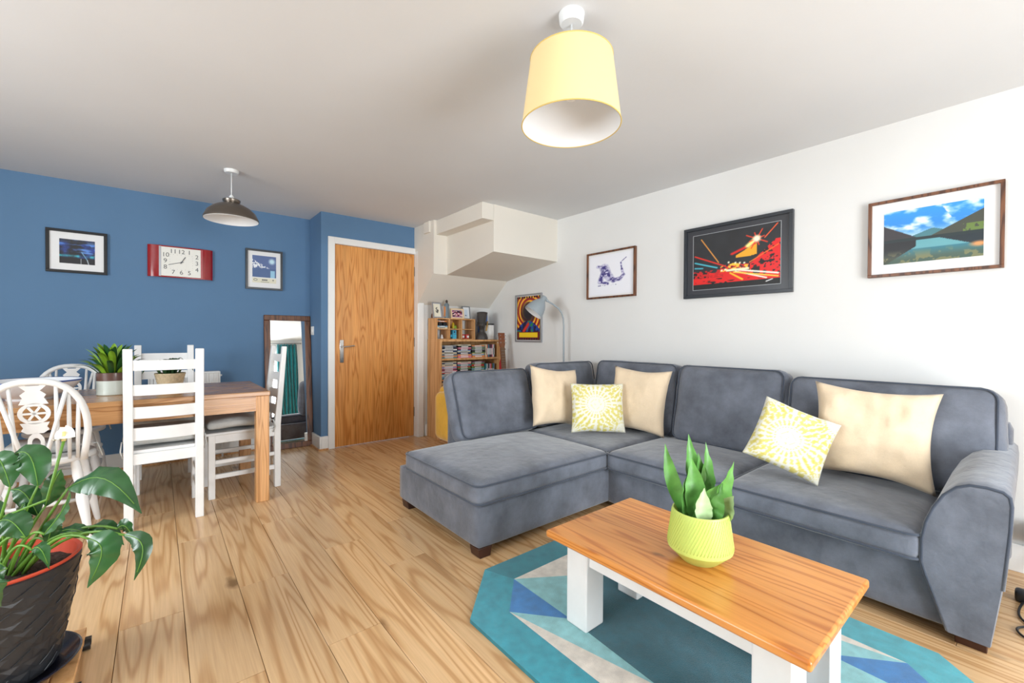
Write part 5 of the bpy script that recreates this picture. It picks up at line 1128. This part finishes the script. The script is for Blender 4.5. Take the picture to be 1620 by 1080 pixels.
def lily(base_px, tip_px, dep, width, bow, face, soil=(0, 0), tipdep=None, w2=None):
    tipdep = (tipdep or dep) - 0.11; dep -= 0.11; width *= 0.82
    b = inv(at_depth(base_px[0], base_px[1], dep)); t = inv(at_depth(tip_px[0], tip_px[1], tipdep))
    root = Vector((soil[0], soil[1], ph - 0.03))
    mid = root.lerp(b, 0.5) + Vector((0, 0, 0.10 if b.z < ph + 0.12 else 0.02))
    pts = []
    for i in range(9):
        s = i / 8; pts.append(root * (1 - s) ** 2 + mid * 2 * s * (1 - s) + b * s * s)
    obj('stem', MB().tube(pts, [0.0055 - 0.0025 * i / 8 for i in range(9)], 6), M_stem, ly, smooth=True)
    lf = blade(b, t, width, bow, -0.25, 14, face=face, prof=lambda s: (math.sin(math.pi * min(1, 0.02 + s * 0.98) ** 0.85) ** 1.0 * (1 - 0.25 * s) * 1.12) if s < 0.985 else 0.02)
    o = obj('leaf', lf, M_green, ly, smooth=True, recalc=False)
    obj('midrib', MB().tube([b + (t - b) * s + Vector(bow) * math.sin(math.pi * s) + Vector((0, 0, 0.0012)) for s in [i / 10 for i in range(10)]], 0.0013, 5), M_stem, o, smooth=True)
toC = -cfw
UPC = Vector((0, 0, 1)) + toC * 0.9
lily((108, 772), (224, 812), 1.42, 0.115, (0, 0, 0.065), UPC, (0.03, 0.0), 1.40)
lily((60, 768), (14, 724), 1.40, 0.10, (0.01, 0, 0.05), toC + Vector((0, 0, 0.8)) + crt * 0.4, (0.0, 0.0))
lily((72, 800), (97, 742), 1.43, 0.07, (0, 0, 0.01), toC + crt * 0.3, (0.01, 0.02))
lily((60, 815), (16, 775), 1.46, 0.075, (0, 0, 0.03), UPC, (-0.02, 0.02))
lily((70, 845), (112, 772), 1.36, 0.06, (0.01, 0, 0.0), toC - crt * 0.5 + Vector((0, 0, 0.5)), (0.02, -0.02))
lily((140, 846), (80, 850), 1.42, 0.055, (0, 0, 0.02), UPC, (0.03, -0.03))
lily((138, 838), (196, 862), 1.44, 0.065, (0, 0, 0.03), UPC, (0.04, 0.0))
lily((140, 852), (138, 930), 1.34, 0.11, (0.03, -0.02, 0.03), toC + crt * 0.2 + Vector((0, 0, 0.3)), (0.05, -0.03), 1.32)
lily((196, 846), (212, 918), 1.36, 0.06, (0.03, -0.02, 0.03), toC + crt * 0.5 + Vector((0, 0, 0.3)), (0.05, 0.0), 1.33)
lily((186, 836), (210, 850), 1.42, 0.05, (0, 0, 0.02), toC, (0.05, 0.03))
lily((16, 770), (-14, 722), 1.38, 0.09, (0, 0, 0.03), toC + Vector((0, 0, 0.5)), (-0.03, 0))
lily((10, 900), (2, 960), 1.26, 0.09, (-0.02, -0.01, 0.03), toC, (-0.06, -0.06))
lily((40, 850), (-10, 830), 1.36, 0.09, (0, 0, 0.03), UPC, (-0.04, -0.02))
lily((30, 830), (60, 800), 1.48, 0.085, (0, 0, 0.03), UPC, (-0.01, 0.05))
lily((75, 860), (90, 818), 1.40, 0.055, (0, 0, 0.01), toC + crt * 0.6, (0.03, 0.02))
lily((20, 850), (40, 795), 1.44, 0.08, (0, 0, 0.02), toC - crt * 0.3 + Vector((0, 0, .4)), (-0.03, 0.04))
lily((-10, 840), (-40, 800), 1.40, 0.09, (0, 0, 0.03), UPC, (-0.07, 0.02))
lily((50, 870), (78, 900), 1.36, 0.05, (0, 0, 0.03), UPC, (0.0, -0.04))
# flower
fb_ = inv(at_depth(101, 697, 1.29)); M_fl = plain('spathe_white', (242, 240, 226), 0.5)
obj('flower_stem', MB().tube([Vector((0.01, -0.01, ph - 0.03)), Vector((0.01, -0.02, ph + 0.15)), inv(at_depth(75, 790, 1.29)), fb_], [0.005, 0.0045, 0.004, 0.0035], 8), M_stem, ly, smooth=True)
sf = obj('spathe', blade(fb_ - crt * 0.028 + Vector((0, 0, 0.006)), fb_ + crt * 0.034 + Vector((0, 0, 0.012)), 0.05, (0, 0, 0.006), 0.6, 10, face=Vector((0, 0, 1)) + toC * 0.9), M_fl, ly, smooth=True, recalc=False)
obj('spadix', MB().tube([fb_, fb_ + Vector((0, 0, 0.028))], [0.006, 0.004], 10), plain('spadix_yellow', (222, 206, 140), 0.7), ly, smooth=True)

# ================================================================== behind the camera: curtains; cable by the arm
def curtain(label, x0, x1):
    mb = MB(); n_ = 60; rows = 14
    for j in range(rows + 1):
        z = 0.02 + (2.17 - 0.02) * j / rows
        for i in range(n_ + 1):
            u = i / n_; amp = 0.03 + 0.012 * (1 - j / rows)
            mb.v.append((x0 + (x1 - x0) * u + 0.008 * math.sin(z * 3 + u * 9), YF + 0.10 + amp * math.sin(u * 2 * math.pi * 6 + 0.3 * math.sin(z * 2)), z))
    k = n_ + 1
    for j in range(rows):
        for i in range(n_): mb.f.append((j * k + i, j * k + i + 1, (j + 1) * k + i + 1, (j + 1) * k + i)); mb.m.append(0)
    o = obj('curtain', mb, M_teal, None, smooth=True, recalc=False); sd = o.modifiers.new('solid', 'SOLIDIFY'); sd.thickness = 0.004
    tag(o, label, 'curtain'); return o
curtain('teal curtain drawn back beside the french doors near the sofa', 2.14, 2.56)
curtain('teal curtain drawn back at the far side of the french doors', 0.12, 0.54)
cr = thing('curtain_rail', 'slim metal curtain pole above the french doors', 'curtain rail', (1.34, YF + 0.10, 2.19))
obj('pole', MB().tube([(-1.3, 0, 0), (1.3, 0, 0)], 0.011, 12), M_steel, cr, smooth='auto')
for s in (-1, 1):
    obj('finial', MB().lathe([(0, -0.02), (0.02, -0.01), (0.02, 0.01), (0, 0.02)], 12, (s * 1.31, 0, 0)), M_steel, cr, smooth='auto')
    obj('bracket', MB().box(s * 1.2 - 0.01, s * 1.2 + 0.01, -0.10, 0.0, -0.012, 0.0), M_steel, cr)
cbp = [(3.08, -0.02, 0.10), (3.0, -0.03, 0.012), (2.8, 0.015, 0.006), (2.62, 0.03, 0.006), (2.50, -0.02, 0.006), (2.44, 0.012, 0.006), (2.50, 0.03, 0.007), (2.58, -0.05, 0.006), (2.60, -0.25, 0.006)]
sm_ = []
for i in range(len(cbp) - 1):
    p0 = Vector(cbp[max(i - 1, 0)]); p1 = Vector(cbp[i]); p2_ = Vector(cbp[i + 1]); p3 = Vector(cbp[min(i + 2, len(cbp) - 1)])
    for k in range(6):
        t_ = k / 6; sm_.append(0.5 * ((2 * p1) + (p2_ - p0) * t_ + (2 * p0 - 5 * p1 + 4 * p2_ - p3) * t_ * t_ + (3 * p1 - p0 - 3 * p2_ + p3) * t_ ** 3))
sm_.append(Vector(cbp[-1]))
pc = thing('power_cable', 'black power cable with plug on the floor by the sofa arm', 'cable', (0, 0, 0))
obj('cord', MB().tube(sm_, 0.004, 8), M_black, pc, smooth=True); obj('plug', rbox(0.05, 0.05, 0.10, 0.01, 6), M_black, pc, smooth=True, loc=(3.085, -0.02, 0.20))
obj('adapter', rbox(0.05, 0.09, 0.05, 0.012, 6), M_black, pc, smooth=True, loc=(2.78, 0.0, 0.025))
